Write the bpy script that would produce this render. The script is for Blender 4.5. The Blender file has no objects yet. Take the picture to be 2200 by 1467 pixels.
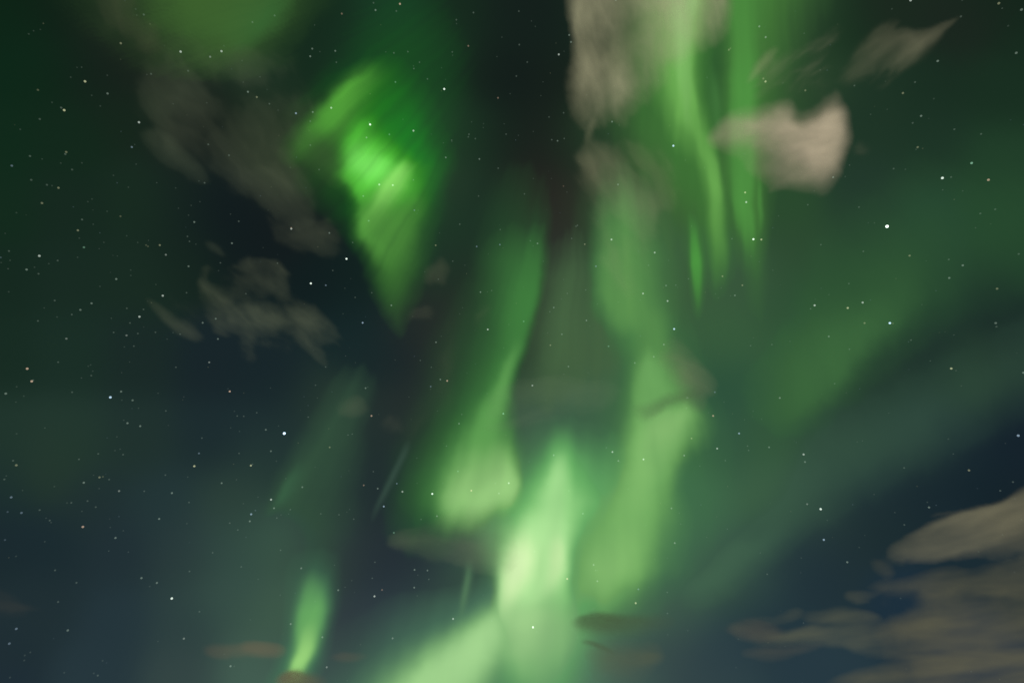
import bpy, math, random
import numpy as np
from mathutils import Vector, Matrix

# 1 unit = 100 m.  Clouds hang at about 3 km, the aurora at 100 km and more, the stars lie far beyond.
scene = bpy.context.scene
R = math.radians

# ---------------------------------------------------------------- camera
cam_data = bpy.data.cameras.new('camera')
cam = bpy.data.objects.new('camera', cam_data)
scene.collection.objects.link(cam)
scene.camera = cam
LENS = 20.0
PITCH = 43.0                      # the camera looks up: the bottom edge is about 12 degrees above the horizon
cam_data.lens = LENS; cam_data.sensor_width = 36.0
cam_data.clip_start = 0.01; cam_data.clip_end = 200000.0
cam.location = (0, 0, 0.017)
cam.rotation_euler = (R(90 + PITCH), 0, 0)

# ---------------------------------------------------------------- sky light (night)
SUN_ELEV, SUN_AZ = -62.0, 12.0    # the only lamp is the soft glow of the ground below, on the cloud bases
w = bpy.data.worlds.new('World'); scene.world = w; w.use_nodes = True
nt = w.node_tree; nt.nodes.clear()
def N(t, kind, **kw):
    n = t.nodes.new(kind)
    for k, v in kw.items(): setattr(n, k, v)
    return n
out = N(nt, 'ShaderNodeOutputWorld'); bg = N(nt, 'ShaderNodeBackground'); bg.inputs['Strength'].default_value = 1.0
sky = N(nt, 'ShaderNodeTexSky', sky_type='NISHITA', sun_disc=False)
sky.sun_elevation = R(-8); sky.sun_rotation = R(SUN_AZ)
tc = N(nt, 'ShaderNodeTexCoord'); sep = N(nt, 'ShaderNodeSeparateXYZ'); asn = N(nt, 'ShaderNodeMath', operation='ARCSINE')
mr = N(nt, 'ShaderNodeMapRange'); mr.inputs[1].default_value = R(-4); mr.inputs[2].default_value = R(76)
ramp = N(nt, 'ShaderNodeValToRGB'); skm = N(nt, 'ShaderNodeMix', data_type='RGBA', blend_type='ADD'); skm.inputs[0].default_value = 1.0
dim = N(nt, 'ShaderNodeVectorMath', operation='SCALE'); dim.inputs[3].default_value = 0.02
nt.links.new(tc.outputs['Generated'], sep.inputs[0]); nt.links.new(sep.outputs[2], asn.inputs[0]); nt.links.new(asn.outputs[0], mr.inputs[0])
nt.links.new(mr.outputs[0], ramp.inputs[0]); nt.links.new(sky.outputs[0], dim.inputs[0])
nt.links.new(ramp.outputs[0], skm.inputs[6]); nt.links.new(dim.outputs[0], skm.inputs[7]); nt.links.new(skm.outputs[2], bg.inputs['Color']); nt.links.new(bg.outputs[0], out.inputs[0])

# ---------------------------------------------------------------- the one lamp
sl = bpy.data.lights.new('town_glow', 'SUN'); sl.energy = 1.9; sl.angle = R(30); sl.color = (1.0, 0.87, 0.54)
sun = bpy.data.objects.new('town_glow', sl); scene.collection.objects.link(sun)
e, a = R(-SUN_ELEV), R(SUN_AZ)
travel = Vector((math.sin(a) * math.cos(e), math.cos(a) * math.cos(e), math.sin(e)))   # light going up and away from the viewer
sun.rotation_euler = travel.to_track_quat('-Z', 'Y').to_euler()

scene.view_settings.view_transform = 'Standard'; scene.view_settings.look = 'None'
scene.view_settings.exposure = 0.0; scene.view_settings.gamma = 1.0; scene.view_settings.use_curve_mapping = False
scene.cycles.transparent_max_bounces = 96
scene.cycles.max_bounces = 4; scene.cycles.diffuse_bounces = 2

# ---- FIELDS BEGIN ----
W0, H0 = 2200.0, 1467.0
def h2l(h):
    c = np.array([int(h[i:i+2], 16) for i in (0, 2, 4)]) / 255.0
    return np.where(c <= 0.04045, c / 12.92, ((c + 0.055) / 1.055) ** 2.4)

def _hash(ix, iy, seed):
    h = (ix.astype(np.int64) * 374761393 + iy.astype(np.int64) * 668265263 + seed * 982451653) & 0x7fffffff
    h = ((h ^ (h >> 13)) * 1274126177) & 0x7fffffff
    h = (h ^ (h >> 16)) & 0xffffff
    return h / float(0xffffff)

def gnoise(x, y, seed=0):
    ix = np.floor(x); iy = np.floor(y)
    fx = x - ix; fy = y - iy
    ux = fx * fx * fx * (fx * (fx * 6 - 15) + 10); uy = fy * fy * fy * (fy * (fy * 6 - 15) + 10)
    out = []
    for dy in (0, 1):
        for dx in (0, 1):
            a = _hash(ix + dx, iy + dy, seed) * 2 * np.pi
            out.append(np.cos(a) * (fx - dx) + np.sin(a) * (fy - dy))
    a = out[0] + (out[1] - out[0]) * ux; b = out[2] + (out[3] - out[2]) * ux
    return (a + (b - a) * uy) * 1.5

def fbm(x, y, seed=0, octv=4, gain=0.5):
    s = 0; a = 1.0; n = 0
    for k in range(octv):
        s = s + a * gnoise(x * 2 ** k, y * 2 ** k, seed + 17 * k); n += a; a *= gain
    return s / n

def _knots(v, kn, smooth):
    kn = np.array(kn, float)
    lo, hi = kn[0, 0] - 400, kn[-1, 0] + 400
    g = np.arange(lo, hi, 4.0)
    k = np.exp(-0.5 * (np.arange(-40, 41) * 4.0 / smooth) ** 2); k /= k.sum()
    res = []
    for j in range(1, kn.shape[1]):
        f = np.interp(g, kn[:, 0], kn[:, j])
        f = np.convolve(np.pad(f, 40, mode='edge'), k, mode='valid')
        res.append(np.interp(v, g, f))
    return res

def stroke(x, y, kn, sf):
    """soft brush line through knots (x, y, half width, strength)"""
    kn = np.array(kn, float)
    L = np.concatenate([[0], np.cumsum(np.hypot(np.diff(kn[:, 0]), np.diff(kn[:, 1])))])
    n = int(max(8, L[-1] / 4)); g = np.linspace(0, L[-1], n)
    c = [np.interp(g, L, kn[:, j]) for j in range(4)]
    k = np.exp(-0.5 * (np.arange(-8, 9) / 3.0) ** 2); k /= k.sum()
    c = [np.convolve(np.pad(q, 8, mode='edge'), k, mode='valid') for q in c]
    f = np.zeros(x.shape)
    for a, b, w_, I in zip(*c):
        w_ = w_ * (0.75 + 0.25 * sf)
        f = np.maximum(f, I * np.exp(-np.minimum((((x - a) ** 2 + (y - b) ** 2) / (w_ * w_)) ** 1.1, 40)))
    return f

def prof(x, y, p, sf=1.0):
    """axis 'y': knots are rows (y, left, soft, right, soft, strength); axis 'x': columns (x, top, soft, bottom, soft, strength)"""
    ax, kn = p['ax'], p['k']
    if ax == 's': return stroke(x, y, kn, sf)
    v, u = (y, x) if ax == 'y' else (x, y)
    lo, sl, hi, sh, I = _knots(v, kn, p.get('sm', 14.0))
    sl = np.maximum(sl * sf, 1.5); sh = np.maximum(sh * sf, 1.5)
    f = 0.25 * (1 + np.tanh(1.2 * (u - lo) / sl)) * (1 + np.tanh(1.2 * (hi - u) / sh))
    m = 0.5 * (lo + hi)
    n = 0.25 * (1 + np.tanh(1.2 * (m - lo) / sl)) * (1 + np.tanh(1.2 * (hi - m) / sh))
    return f / np.maximum(n, 0.05) * np.clip(I, 0, 1)

ASF, CSF = 1.55, 1.7
CONV = (1300.0, -250.0)          # where the rays of the aurora converge (magnetic zenith)
def rays(x, y, seed, scale=1.0, cv=CONV):
    th = (x - cv[0]) / np.maximum(y - cv[1], 60.0) * (1000.0 if cv is CONV else 700.0 - cv[1])
    r = y / 900.0
    return 0.5 * gnoise(th / (85 * scale), r + 3, seed) + 0.32 * gnoise(th / (38 * scale), r * 1.3 + 9, seed + 5) + 0.18 * gnoise(th / (17 * scale), r * 1.5 + 5, seed + 6)

def feather(x, y, amp, seed, cv=CONV):
    """push a place up or down its field line, each thin ray by its own amount"""
    vx, vy = x - cv[0], y - cv[1]
    rr = np.hypot(vx, vy) + 1e-6
    th = vx / np.maximum(vy, 60.0) * (1000.0 if cv is CONV else 700.0 - cv[1])
    q = 0.6 * gnoise(th / 52.0, y / 700.0, seed + 60) + 0.4 * gnoise(th / 20.0, y / 500.0 + 7, seed + 61)
    return x + q * amp * vx / rr, y + q * amp * vy / rr

def base_rgb(y):
    t = np.asarray(y, float)
    ys = [-900, 0, 500, 950, 1250, 1467, 1700]
    cs = [h2l(h) for h in ('0a100f', '0c1312', '0c1517', '101a22', '15212c', '1b2936', '202f3c')]
    return np.stack([np.interp(t, ys, [c[i] for c in cs]) for i in range(3)], -1)

GLOW = '''0,0,0a2414 150,0,0e2016 250,30,1e291f 330,80,1e2a1f 620,80,132a1c 700,60,13291b 850,20,163a24 980,20,152a1d 1100,20,14201c 1200,20,131f1b
1300,0,1c3022 1450,50,2e5228 1530,120,24502a 1620,60,346030 1720,30,2c4a2c 1800,50,17301f 1900,20,1a281e 2050,50,1a261e 2200,20,13251a
0,150,0b2818 100,150,0d2718 200,150,13221a 300,130,171f1a 400,150,202c22 560,150,1c3324 650,120,132a1c 750,100,153422 850,130,17401f 940,130,183822
1020,150,141f1b 1100,180,121c1a 1200,200,151f1a 1300,280,29452a 1440,330,37632f 1530,200,265228 1650,180,325a2e 1750,180,264029 1900,200,1c3324 2000,200,172d20 2150,200,172f20
0,300,0e2a1a 150,300,11291b 280,250,15261b 400,300,1a221e 550,250,1f2f20 600,330,232f22 950,280,1d4425 1010,300,1a2f22 1080,300,15231c 1160,300,191f1c 1230,320,1c2b20
1850,260,1d3526 1850,420,20382b 2000,300,1c3526 2150,350,1f3f28 1700,450,274a2b 480,260,151c1a 690,330,2c4426
0,450,112b1c 150,450,15291f 300,420,172c20 400,420,152420 480,430,101a1e 600,480,121a1d 700,420,141e1d 950,400,27402b 950,480,1c3a26 1000,450,192e23
1060,420,1a3023 1150,400,241f1e 1200,450,2a2524 1260,450,2a3a28 1400,400,37532f 1700,540,2b4a30 1850,500,233f2d 2000,500,204230 2150,480,20452a 2200,550,1d3f28
0,600,14291f 150,600,172b22 300,600,182c22 400,560,15261f 500,520,111c1e 700,620,0f1c1e 770,620,10221f 900,700,232b27 950,560,1c3226 1000,580,1d3124 1000,650,242c26
1200,560,2b302b 1230,620,2f4030 1450,600,385a38 1600,600,36573a 1700,650,2b5033 1850,600,284c2f 2000,600,1f3c2c 2150,620,1a2e28 2200,700,1a2d28
0,750,162c22 150,750,192f26 300,760,192a27 450,780,17252a 600,830,16252a 750,700,15282a 800,760,16292a 870,760,19252a 950,750,262a28 1000,750,2a3a2e
1250,720,3d5a3c 1300,850,3a5f40 1550,720,355c3a 1700,750,325838 1550,830,29513a 2000,760,1e332c 2100,800,223a2c 2200,760,1d302a 2200,900,15232c 1900,830,223a2e
0,950,1f362c 150,950,21382e 300,950,1f322e 450,950,1b2c30 600,930,1e3032 700,880,263a30 800,950,20302f 870,880,252f2d 960,900,1f2729 1000,880,2d4232 1150,900,3d5c46
1250,900,3a6045 1550,950,2f5540 1650,930,305638 1800,950,2a4437 1950,930,28403a 2050,960,1b2c32 2200,950,14222d 2100,1030,13232d 1160,680,30422f 1130,790,263a2b
0,1040,1b2f30 100,1000,24392f 200,1080,1f3033 350,1080,22363a 500,1080,2a403a 600,1000,243a36 700,1060,263b36 780,1080,212f33 850,1050,1f2c30 880,1180,242f38
1500,1080,3c694a 1650,1050,3a6045 1750,1080,2c443e 1850,1060,1f3238 2000,1080,182831 2200,1080,15232c 1050,1000,335040 1300,1020,3f7a48
0,1150,1a2a33 100,1180,1a2b34 250,1180,20303a 400,1180,293b40 500,1180,324c48 600,1160,38564a 700,1180,324642 760,1180,262f3a 850,1250,242f3d 950,1270,2a3a42
1450,1180,3f6a50 1550,1200,3a5a4c 1700,1180,263a40 1800,1180,1f3038 1900,1120,1b2c33 2050,1200,1a2c38 2200,1250,1a2c38
0,1400,1f2f3a 100,1300,20303a 250,1350,243643 400,1350,2c4046 500,1300,36504e 600,1320,3e5c50 560,1420,3e5852 760,1350,2f3a46 850,1330,344450 950,1330,3a554e 1020,1250,385648
1350,1300,4b7355 1450,1300,3a5550 1420,1400,364850 1550,1400,2b3f4d 1500,1467,32454f 1600,1250,2f4848 1650,1330,223545 1750,1440,263a4a 1750,1240,1f3140 200,1467,263845
400,1450,35474c 700,1440,38444f 550,1460,46645e 1250,1450,4f7065 1350,1450,405a58 0,1467,1f2e3b 1950,1290,1c3044 2100,1400,24344a 1100,1460,4a6a62 1140,1150,4a7a55'''
_GL = [g.split(',') for g in GLOW.split()]
_GX = np.array([float(g[0]) for g in _GL]); _GY = np.array([float(g[1]) for g in _GL]); _GC = np.array([h2l(g[2]) for g in _GL])
def glow_rgb(x, y):
    sh = np.shape(x); x = np.ravel(np.clip(x, -60, 2260)); y = np.ravel(np.clip(y, -60, 1530))
    num = np.zeros((x.size, 3)); den = np.zeros(x.size)
    for a, b, c in zip(_GX, _GY, _GC):
        d2 = (x - a) ** 2 + (y - b) ** 2
        w = np.exp(-d2 / (2 * 52.0 ** 2)) + 0.012 * np.exp(-d2 / (2 * 150.0 ** 2))
        num += w[:, None] * c; den += w
    g = num / (den[:, None] + 1e-9)
    l = (g * np.array((0.2126, 0.7152, 0.0722))).sum(-1, keepdims=True)
    g = l + (g - l) * 0.93
    low = np.clip((y - 900) / 400, 0, 1)
    g[:, 2] *= 1 - 0.18 * low; g[:, 0] *= 1 - 0.05 * low; g[:, 1] *= 1 - 0.03 * low
    return g.reshape(sh + (3,))

def Y(c, *k, **o): return dict(ax='y', c=c, k=k, **o)
def S(c, *k, **o): return dict(ax='s', c=c, k=k, **o)
def X(c, *k, **o): return dict(ax='x', c=c, k=k, **o)

AURORAS = [
 dict(key='patch_upper_left', fe=20, sat=0.94, val=0.97, label='blurred green aurora patch glowing through thin cloud at the top left edge', R=2600, seed=11, rays=.04, warp=16, sf=1.6, prims=[
   Y('3a602a', (-200,360,60,760,40,.85),(0,370,55,615,26,.95),(60,395,50,575,22,1),(100,420,40,545,22,.9),(130,430,40,520,30,.5),(175,430,50,500,40,0), sf=1.4),
   Y('336830', (-60,560,25,640,14,.0),(0,540,25,612,14,.6),(50,530,30,578,14,.7),(95,520,30,545,14,.3),(120,520,30,530,14,0)),
   Y('426f2c', (-60,380,30,440,40,.4),(0,380,30,440,40,.4),(50,370,30,440,40,.3),(90,400,30,440,40,0))]),
 dict(key='flame_upper', sat=1.0, val=1.0, label='bright flame of green aurora left of centre tapering downwards to a point', R=2300, seed=23, rays=0.2, rs=.8, warp=12, fe=6, sf=0.75, prims=[
   Y('184d1f', (-160,720,60,960,40,0),(0,810,60,930,50,.25),(100,785,50,950,50,.6),(200,700,45,940,50,.8),(300,665,50,930,45,.9),(400,690,50,930,40,.9),(520,770,20,920,30,.6),(640,820,20,890,30,.2),(700,850,20,880,30,0), sf=1.4),
   Y('1f741d', (120,800,30,860,40,0),(200,760,30,880,40,.6),(280,750,30,910,34,.95),(350,780,40,940,35,.9),(430,800,40,920,30,.5),(500,800,40,910,30,0)),
   Y('4f9a38', (130,775,14,800,30,0),(165,755,15,800,34,.6),(200,722,14,775,34,.95),(235,695,14,765,34,1),(265,668,16,745,40,.9),(295,645,20,720,40,.55),(330,625,24,690,40,.2),(360,610,24,660,30,0), sm=9),
   Y('55bf3c', (250,770,24,800,24,0),(290,755,24,800,28,.75),(330,738,20,835,40,1),(370,728,18,880,35,1),(395,745,14,885,28,.95),(430,770,14,880,25,.7),(470,775,14,860,30,.4),(520,780,14,860,30,0), sm=9),
   Y('74dc5c', (300,770,18,790,18,0),(325,752,14,790,22,.7),(345,745,14,830,24,.9),(365,760,20,840,24,1),(385,775,20,840,20,.6),(405,780,20,830,20,.1),(420,780,20,830,20,0), sm=8),
   Y('7ec95e', (345,865,10,882,12,0),(368,845,12,880,12,.85),(395,825,10,868,14,.9),(420,805,12,850,14,.95),(445,795,10,830,18,.8),(475,785,12,820,20,.6),(500,782,14,820,20,0), sm=8),
   Y('4a8639', (400,770,10,900,18,0),(450,770,10,905,18,.8),(500,780,16,892,28,.9),(540,797,20,884,30,.72),(590,810,22,876,30,.5),(640,824,22,868,28,.28),(690,842,14,862,16,.15),(725,850,14,860,14,0), sm=12),
   Y('5aa243', (470,775,8,790,18,0),(500,780,10,800,25,.4),(540,800,12,830,25,.3),(580,812,10,845,20,0), sm=10),
   Y('33522c', (240,650,20,670,25,0),(280,640,18,670,30,.3),(320,660,25,710,40,.6),(370,700,25,740,25,.6),(400,720,25,750,20,0))]),
 dict(key='ribbon_centre', label='slim green aurora ribbon leaning down through the middle to a broad pale foot', R=2150, seed=31, rays=0.16, warp=8, fe=22, prims=[
   Y('27502d', (330,1085,40,1170,18,0),(420,1080,40,1165,14,.35),(500,1075,30,1168,12,.8),(600,1050,30,1166,9,1),(700,1015,40,1145,8,1),(760,990,40,1122,8,1),(830,970,40,1100,10,1),(900,940,40,1100,20,1),(1000,890,36,1120,20,1),(1060,865,26,1125,24,1),(1110,856,18,1120,30,1),(1150,850,20,1100,40,.6),(1200,900,30,1090,40,.2),(1240,920,30,1080,30,0), sf=1.4),
   Y('3a7d38', (480,1100,30,1165,10,0),(560,1080,30,1164,9,.7),(630,1080,30,1156,8,1),(690,1080,26,1144,7,1),(740,1070,30,1126,7,.9),(800,1045,30,1108,8,.9),(860,1020,34,1092,9,.9),(910,990,36,1085,14,.8),(960,960,36,1105,18,.8),(1010,930,36,1115,12,.9),(1070,915,30,1115,12,.9),(1110,920,24,1080,30,.6),(1150,930,20,1060,40,0)),
   Y('579c4a', (735,1105,8,1118,6,0),(775,1088,8,1107,7,.7),(815,1072,10,1098,7,.95),(860,1045,13,1086,8,1),(900,1025,18,1077,10,1),(940,1005,26,1075,20,1),(980,975,24,1100,20,1),(1030,955,20,1114,9,1),(1080,945,16,1110,12,.95),(1110,945,16,1085,24,.5),(1140,945,16,1060,20,0)),
   Y('85bc6c', (945,1020,24,1080,24,0),(985,995,24,1105,18,.6),(1025,972,18,1113,8,.95),(1065,958,14,1112,9,1),(1092,950,12,1100,20,.75),(1112,948,12,1060,24,.2),(1130,950,12,1040,20,0)),
   Y('97d07a', (1000,1075,15,1110,10,0),(1035,1050,18,1113,8,.6),(1062,1015,20,1106,10,.85),(1085,1000,18,1070,16,.3),(1100,1000,18,1060,16,0))]),
 dict(key='pillar_centre', label='brightest pale green aurora pillar rising to a peak at the lower centre', R=2000, seed=41, rays=0.13, warp=6, fe=18, prims=[
   Y('4a8352', (900,1200,40,1240,40,0),(950,1170,40,1250,40,.5),(1000,1120,50,1290,36,.9),(1060,1080,40,1325,36,1),(1120,1056,30,1330,40,1),(1170,1064,18,1300,40,1),(1250,1064,12,1270,40,1),(1330,1060,25,1250,40,1),(1400,1030,40,1230,40,1),(1467,980,50,1205,50,.9),(1600,900,50,1150,40,.8), sf=1.4),
   Y('62b45e', (930,1200,14,1218,14,0),(965,1188,16,1226,18,.7),(1010,1158,26,1264,26,.95),(1060,1118,28,1298,28,1),(1110,1082,26,1298,30,1),(1150,1074,18,1262,30,1),(1190,1076,11,1236,22,1),(1240,1076,9,1226,20,1),(1300,1072,9,1230,26,1),(1360,1082,24,1232,32,.9),(1420,1088,34,1215,34,.65),(1480,1090,34,1195,30,.4),(1500,1100,30,1170,20,0), sm=12),
   Y('98dc84', (970,1200,8,1212,8,0),(1000,1190,10,1216,10,.6),(1040,1172,16,1224,18,.85),(1080,1155,22,1246,26,.85),(1130,1120,26,1232,18,.9),(1180,1090,18,1222,10,1),(1240,1080,9,1214,10,1),(1290,1075,9,1208,18,.95),(1330,1074,12,1190,24,.8),(1380,1090,24,1170,24,.5),(1440,1100,24,1160,24,.1),(1460,1100,20,1140,20,0), sm=9),
   Y('b2ec98', (1090,1140,20,1190,16,0),(1130,1110,20,1215,14,.7),(1170,1095,15,1216,8,.85),(1230,1082,9,1206,9,.9),(1280,1076,9,1180,14,.85),(1320,1074,10,1140,18,.6),(1360,1080,16,1110,18,0), sm=9),
   Y('cdf6a8', (1130,1105,14,1138,14,0),(1165,1100,12,1143,12,.75),(1200,1092,12,1146,10,1),(1240,1082,9,1138,14,1),(1280,1077,9,1112,14,.8),(1320,1074,9,1095,14,.2),(1340,1072,9,1090,14,0), sm=8),
   Y('c8f2a4', (1150,1190,8,1208,6,0),(1180,1184,8,1209,5,.75),(1215,1180,8,1208,6,.9),(1250,1174,9,1198,9,.6),(1285,1165,9,1190,9,.1),(1300,1165,9,1185,9,0), sm=8),
   Y('86ba76', (1270,1080,16,1225,24,0),(1310,1078,14,1230,24,.6),(1350,1078,14,1236,26,.9),(1395,1084,16,1226,28,.85),(1435,1105,24,1205,26,.55),(1475,1125,24,1185,24,.3),(1540,1125,24,1175,24,.2)),
   Y('a6d98c', (1290,1090,20,1160,20,0),(1325,1085,16,1175,20,.7),(1360,1095,20,1165,20,.45),(1400,1110,20,1155,20,.15),(1420,1110,20,1150,20,0)),
   Y('a4dc8c', (1165,1160,5,1168,5,0),(1195,1158,5,1168,5,.55),(1240,1152,6,1164,6,.6),(1280,1145,8,1158,8,.3),(1300,1140,8,1156,8,0), sm=8),
   Y('dcfcb6', (1160,1108,12,1132,12,0),(1190,1102,12,1138,12,.6),(1225,1096,12,1128,12,.75),(1260,1090,10,1112,12,.3),(1280,1088,10,1106,12,0), sm=8),
   Y('a8e690', (985,1196,7,1210,7,0),(1030,1184,8,1210,8,.6),(1080,1172,14,1206,12,.6),(1130,1170,14,1214,9,.5),(1180,1175,10,1212,8,0), sm=8)]),
 dict(key='sweep_bottom', label='wide pale green aurora sweep running down to the bottom edge left of the brightest pillar', R=1950, seed=47, rays=0.14, warp=8, fe=10, prims=[
   Y('47745a', (1240,1050,24,1085,14,0),(1290,990,60,1085,14,.8),(1340,905,60,1092,20,1),(1400,830,60,1085,24,1),(1467,755,55,1060,30,1),(1650,560,55,950,24,1), sf=1.4),
   Y('78b36c', (1290,1060,18,1076,8,0),(1320,1030,26,1086,14,.8),(1350,985,32,1092,18,1),(1390,925,36,1080,20,1),(1430,870,36,1060,20,1),(1467,830,30,1040,24,1),(1650,650,24,900,20,1)),
   Y('a0d68a', (1310,1068,12,1076,10,0),(1335,1040,18,1080,12,.7),(1365,1000,24,1074,18,1),(1400,950,28,1056,20,1),(1440,895,26,1034,20,.95),(1467,860,24,1015,22,.9),(1650,700,24,850,18,.9))]),
 dict(key='column_right', label='tall pale green aurora column right of the brightest pillar, narrowing to a kink', R=2100, seed=53, rays=0.17, warp=9, fe=24, prims=[
   Y('3d7540', (340,1310,30,1390,30,0),(400,1300,28,1400,30,.3),(460,1290,24,1410,30,.65),(560,1275,16,1420,30,.9),(650,1278,16,1430,20,1),(720,1320,30,1445,24,1),(780,1350,26,1460,26,1),(850,1345,26,1480,26,1),(920,1335,26,1515,26,1),(1000,1318,22,1490,40,1),(1080,1290,24,1470,45,1),(1150,1250,30,1440,50,1),(1250,1228,24,1390,45,1),(1330,1225,24,1340,34,.6),(1390,1225,24,1290,30,0), sf=1.4),
   Y('559048', (380,1315,20,1370,20,0),(430,1308,18,1380,24,.35),(490,1298,15,1390,26,.75),(560,1290,12,1405,24,.9),(630,1288,12,1408,24,1),(680,1315,22,1424,16,1),(730,1370,22,1432,10,.9),(780,1372,16,1436,16,1),(840,1366,16,1458,22,1),(900,1358,16,1504,16,1),(960,1344,16,1490,20,1),(1010,1330,17,1444,8,1),(1070,1308,20,1440,12,1),(1140,1276,24,1415,30,1),(1220,1250,24,1378,34,1),(1290,1236,20,1325,34,.8),(1350,1236,20,1280,24,0), sm=10),
   Y('6fb05c', (755,1392,10,1418,10,0),(785,1385,10,1426,14,.75),(830,1376,14,1440,18,.85),(860,1370,14,1460,22,.7),(890,1366,18,1486,20,.95),(940,1356,18,1474,22,.95),(990,1345,18,1442,14,.95),(1050,1322,18,1434,14,1),(1110,1282,24,1420,28,.95),(1170,1254,26,1404,30,.95),(1230,1242,22,1374,30,.95),(1290,1240,18,1315,28,.6),(1330,1240,16,1280,20,0), sm=10),
   Y('87c06c', (870,1440,20,1484,14,0),(895,1410,24,1478,16,.7),(935,1388,22,1462,20,.85),(980,1368,18,1440,18,.5),(1040,1345,18,1410,16,.3),(1100,1320,20,1390,20,.15),(1170,1290,24,1380,24,.4),(1220,1265,20,1358,26,.6),(1270,1252,16,1310,24,.35),(1310,1250,14,1290,20,0), sm=9)]),
 dict(key='bridge_right', label='dull green aurora filling the gap between the brightest pillar and the tall column', R=2200, seed=59, rays=.1, warp=8, fe=24, prims=[
   Y('5ba35c', (930,1250,30,1340,30,0),(1000,1240,30,1340,30,.4),(1070,1215,28,1345,28,.75),(1110,1210,28,1345,28,.9),(1160,1205,20,1330,28,1),(1240,1200,20,1310,28,1),(1300,1195,20,1280,28,.9),(1370,1190,24,1235,24,.6),(1467,1175,26,1215,26,.45),(1560,1160,24,1200,20,.4), sf=1.4)]),
 dict(key='merge_left', label='dull green aurora between the ribbon foot and the brightest pillar', R=2220, seed=58, rays=.15, warp=10, fe=20, prims=[
   Y('55935a', (960,1100,30,1180,30,0),(1020,1095,30,1170,30,.25),(1080,1085,26,1130,26,.7),(1140,1070,24,1100,20,.8),(1200,1062,16,1085,14,.4),(1250,1060,14,1080,14,0))]),
 dict(key='stream_top_right', conv=(1520, -2600), label='bright green aurora stream falling from the top edge, bending right beside the pinkish hook cloud', R=1900, seed=61, rays=0.2, rs=.8, warp=5, sat=.95, sf=0.65, prims=[
   Y('3c7632', (-200,1370,40,1570,40,1),(0,1380,40,1555,40,1),(120,1375,40,1525,24,.9),(200,1370,40,1520,16,.9),(280,1370,50,1535,18,.9),(350,1420,50,1570,18,.8),(450,1470,30,1574,12,.8),(550,1500,24,1572,12,.6),(640,1520,20,1566,14,0), sf=1.4),
   Y('4f8c3c', (-200,1395,20,1515,20,1),(0,1400,20,1515,20,1),(120,1405,16,1496,12,1),(200,1412,16,1498,11,1),(240,1425,18,1508,11,1),(280,1448,18,1524,11,.95),(320,1475,18,1542,11,.9),(370,1505,14,1552,10,.9),(430,1518,10,1560,8,.9),(500,1524,10,1562,8,.7),(570,1530,10,1562,8,.3),(610,1535,10,1560,7,0), sm=9),
   Y('67ab4b', (-200,1420,18,1505,20,1),(0,1424,16,1505,20,1),(100,1428,12,1488,10,1),(180,1432,12,1486,8,1),(230,1447,14,1494,8,.85),(280,1474,12,1511,9,.6),(310,1494,12,1528,9,.55),(345,1514,9,1543,8,.8),(390,1523,8,1549,7,1),(440,1527,8,1553,6,.6),(510,1535,8,1555,6,.25),(560,1540,8,1557,6,0), sm=9),
   Y('8cc870', (-200,1438,14,1498,14,1),(0,1438,12,1496,12,.95),(60,1444,10,1484,8,.7),(130,1450,9,1482,6,.35),(200,1462,8,1484,6,.3),(250,1470,6,1480,6,.15),(290,1480,6,1490,6,0), sm=9)]),
 dict(key='strand_far_right', conv=(1520, -2600), label='long straight green aurora strand from the top edge, passing behind the pinkish hook cloud', R=1920, seed=67, rays=0.2, rs=.8, warp=5, sat=.95, sf=0.68, prims=[
   Y('3f7432', (-200,1555,20,1710,45,1),(0,1558,16,1710,45,.95),(80,1560,14,1675,40,.9),(180,1555,14,1650,30,.9),(300,1550,20,1645,24,.8),(420,1556,16,1644,16,.85),(500,1570,14,1644,12,.6),(600,1590,14,1640,10,0), sf=1.4),
   Y('4c943d', (-200,1568,12,1640,34,.5),(0,1570,14,1630,28,.6),(100,1572,14,1622,18,.7),(180,1570,12,1626,16,.95),(250,1566,12,1622,16,.9),(350,1568,12,1620,12,.9),(430,1572,9,1614,9,1),(480,1584,9,1620,7,.8),(530,1598,8,1620,7,.35),(575,1604,8,1622,7,0), sm=9),
   Y('4a8e3c', (370,1626,4,1632,4,0),(420,1629,4,1636,4,.6),(470,1630,4,1638,4,.5),(510,1630,4,1638,4,0), sm=8)]),
 dict(key='strand_short', conv=(1520, -2600), fe=20, sat=0.94, val=0.97, label='short narrow green aurora strand hanging below and left of the bent stream', R=1940, seed=71, rays=.1, warp=4, sf=0.6, prims=[
   Y('3a6f35', (430,1476,8,1500,9,0),(490,1478,8,1506,9,.7),(560,1482,8,1514,8,1),(620,1488,8,1512,8,.7),(690,1492,8,1510,8,0), sf=1.4),
   Y('489a3a', (455,1480,4,1492,5,0),(500,1482,5,1498,6,.6),(550,1485,5,1508,5,1),(590,1490,5,1508,5,.7),(640,1496,4,1506,5,.2),(665,1496,4,1506,5,0), sm=8)]),
 dict(key='strand_thin_a', label='thinnest faint green aurora thread, left of the falling stream near the ragged cloud', R=1960, seed=72, conv=(1520,-2600), rays=.2, warp=5, th=.0014, prims=[
   Y('3f6a3a', (400,1425,8,1440,10,0),(470,1424,8,1438,10,.5),(560,1426,8,1440,10,.5),(680,1432,8,1446,10,.45),(740,1436,8,1448,10,0))]),
 dict(key='strand_thin_b', label='short pale green aurora strand between the falling stream and the straight strand', R=1965, seed=74, conv=(1520,-2600), rays=.2, warp=5, th=.0014, prims=[
   Y('3f7a38', (150,1525,8,1545,10,0),(210,1528,8,1546,10,.7),(270,1532,8,1548,8,.6),(330,1540,8,1552,8,0)),
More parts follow.
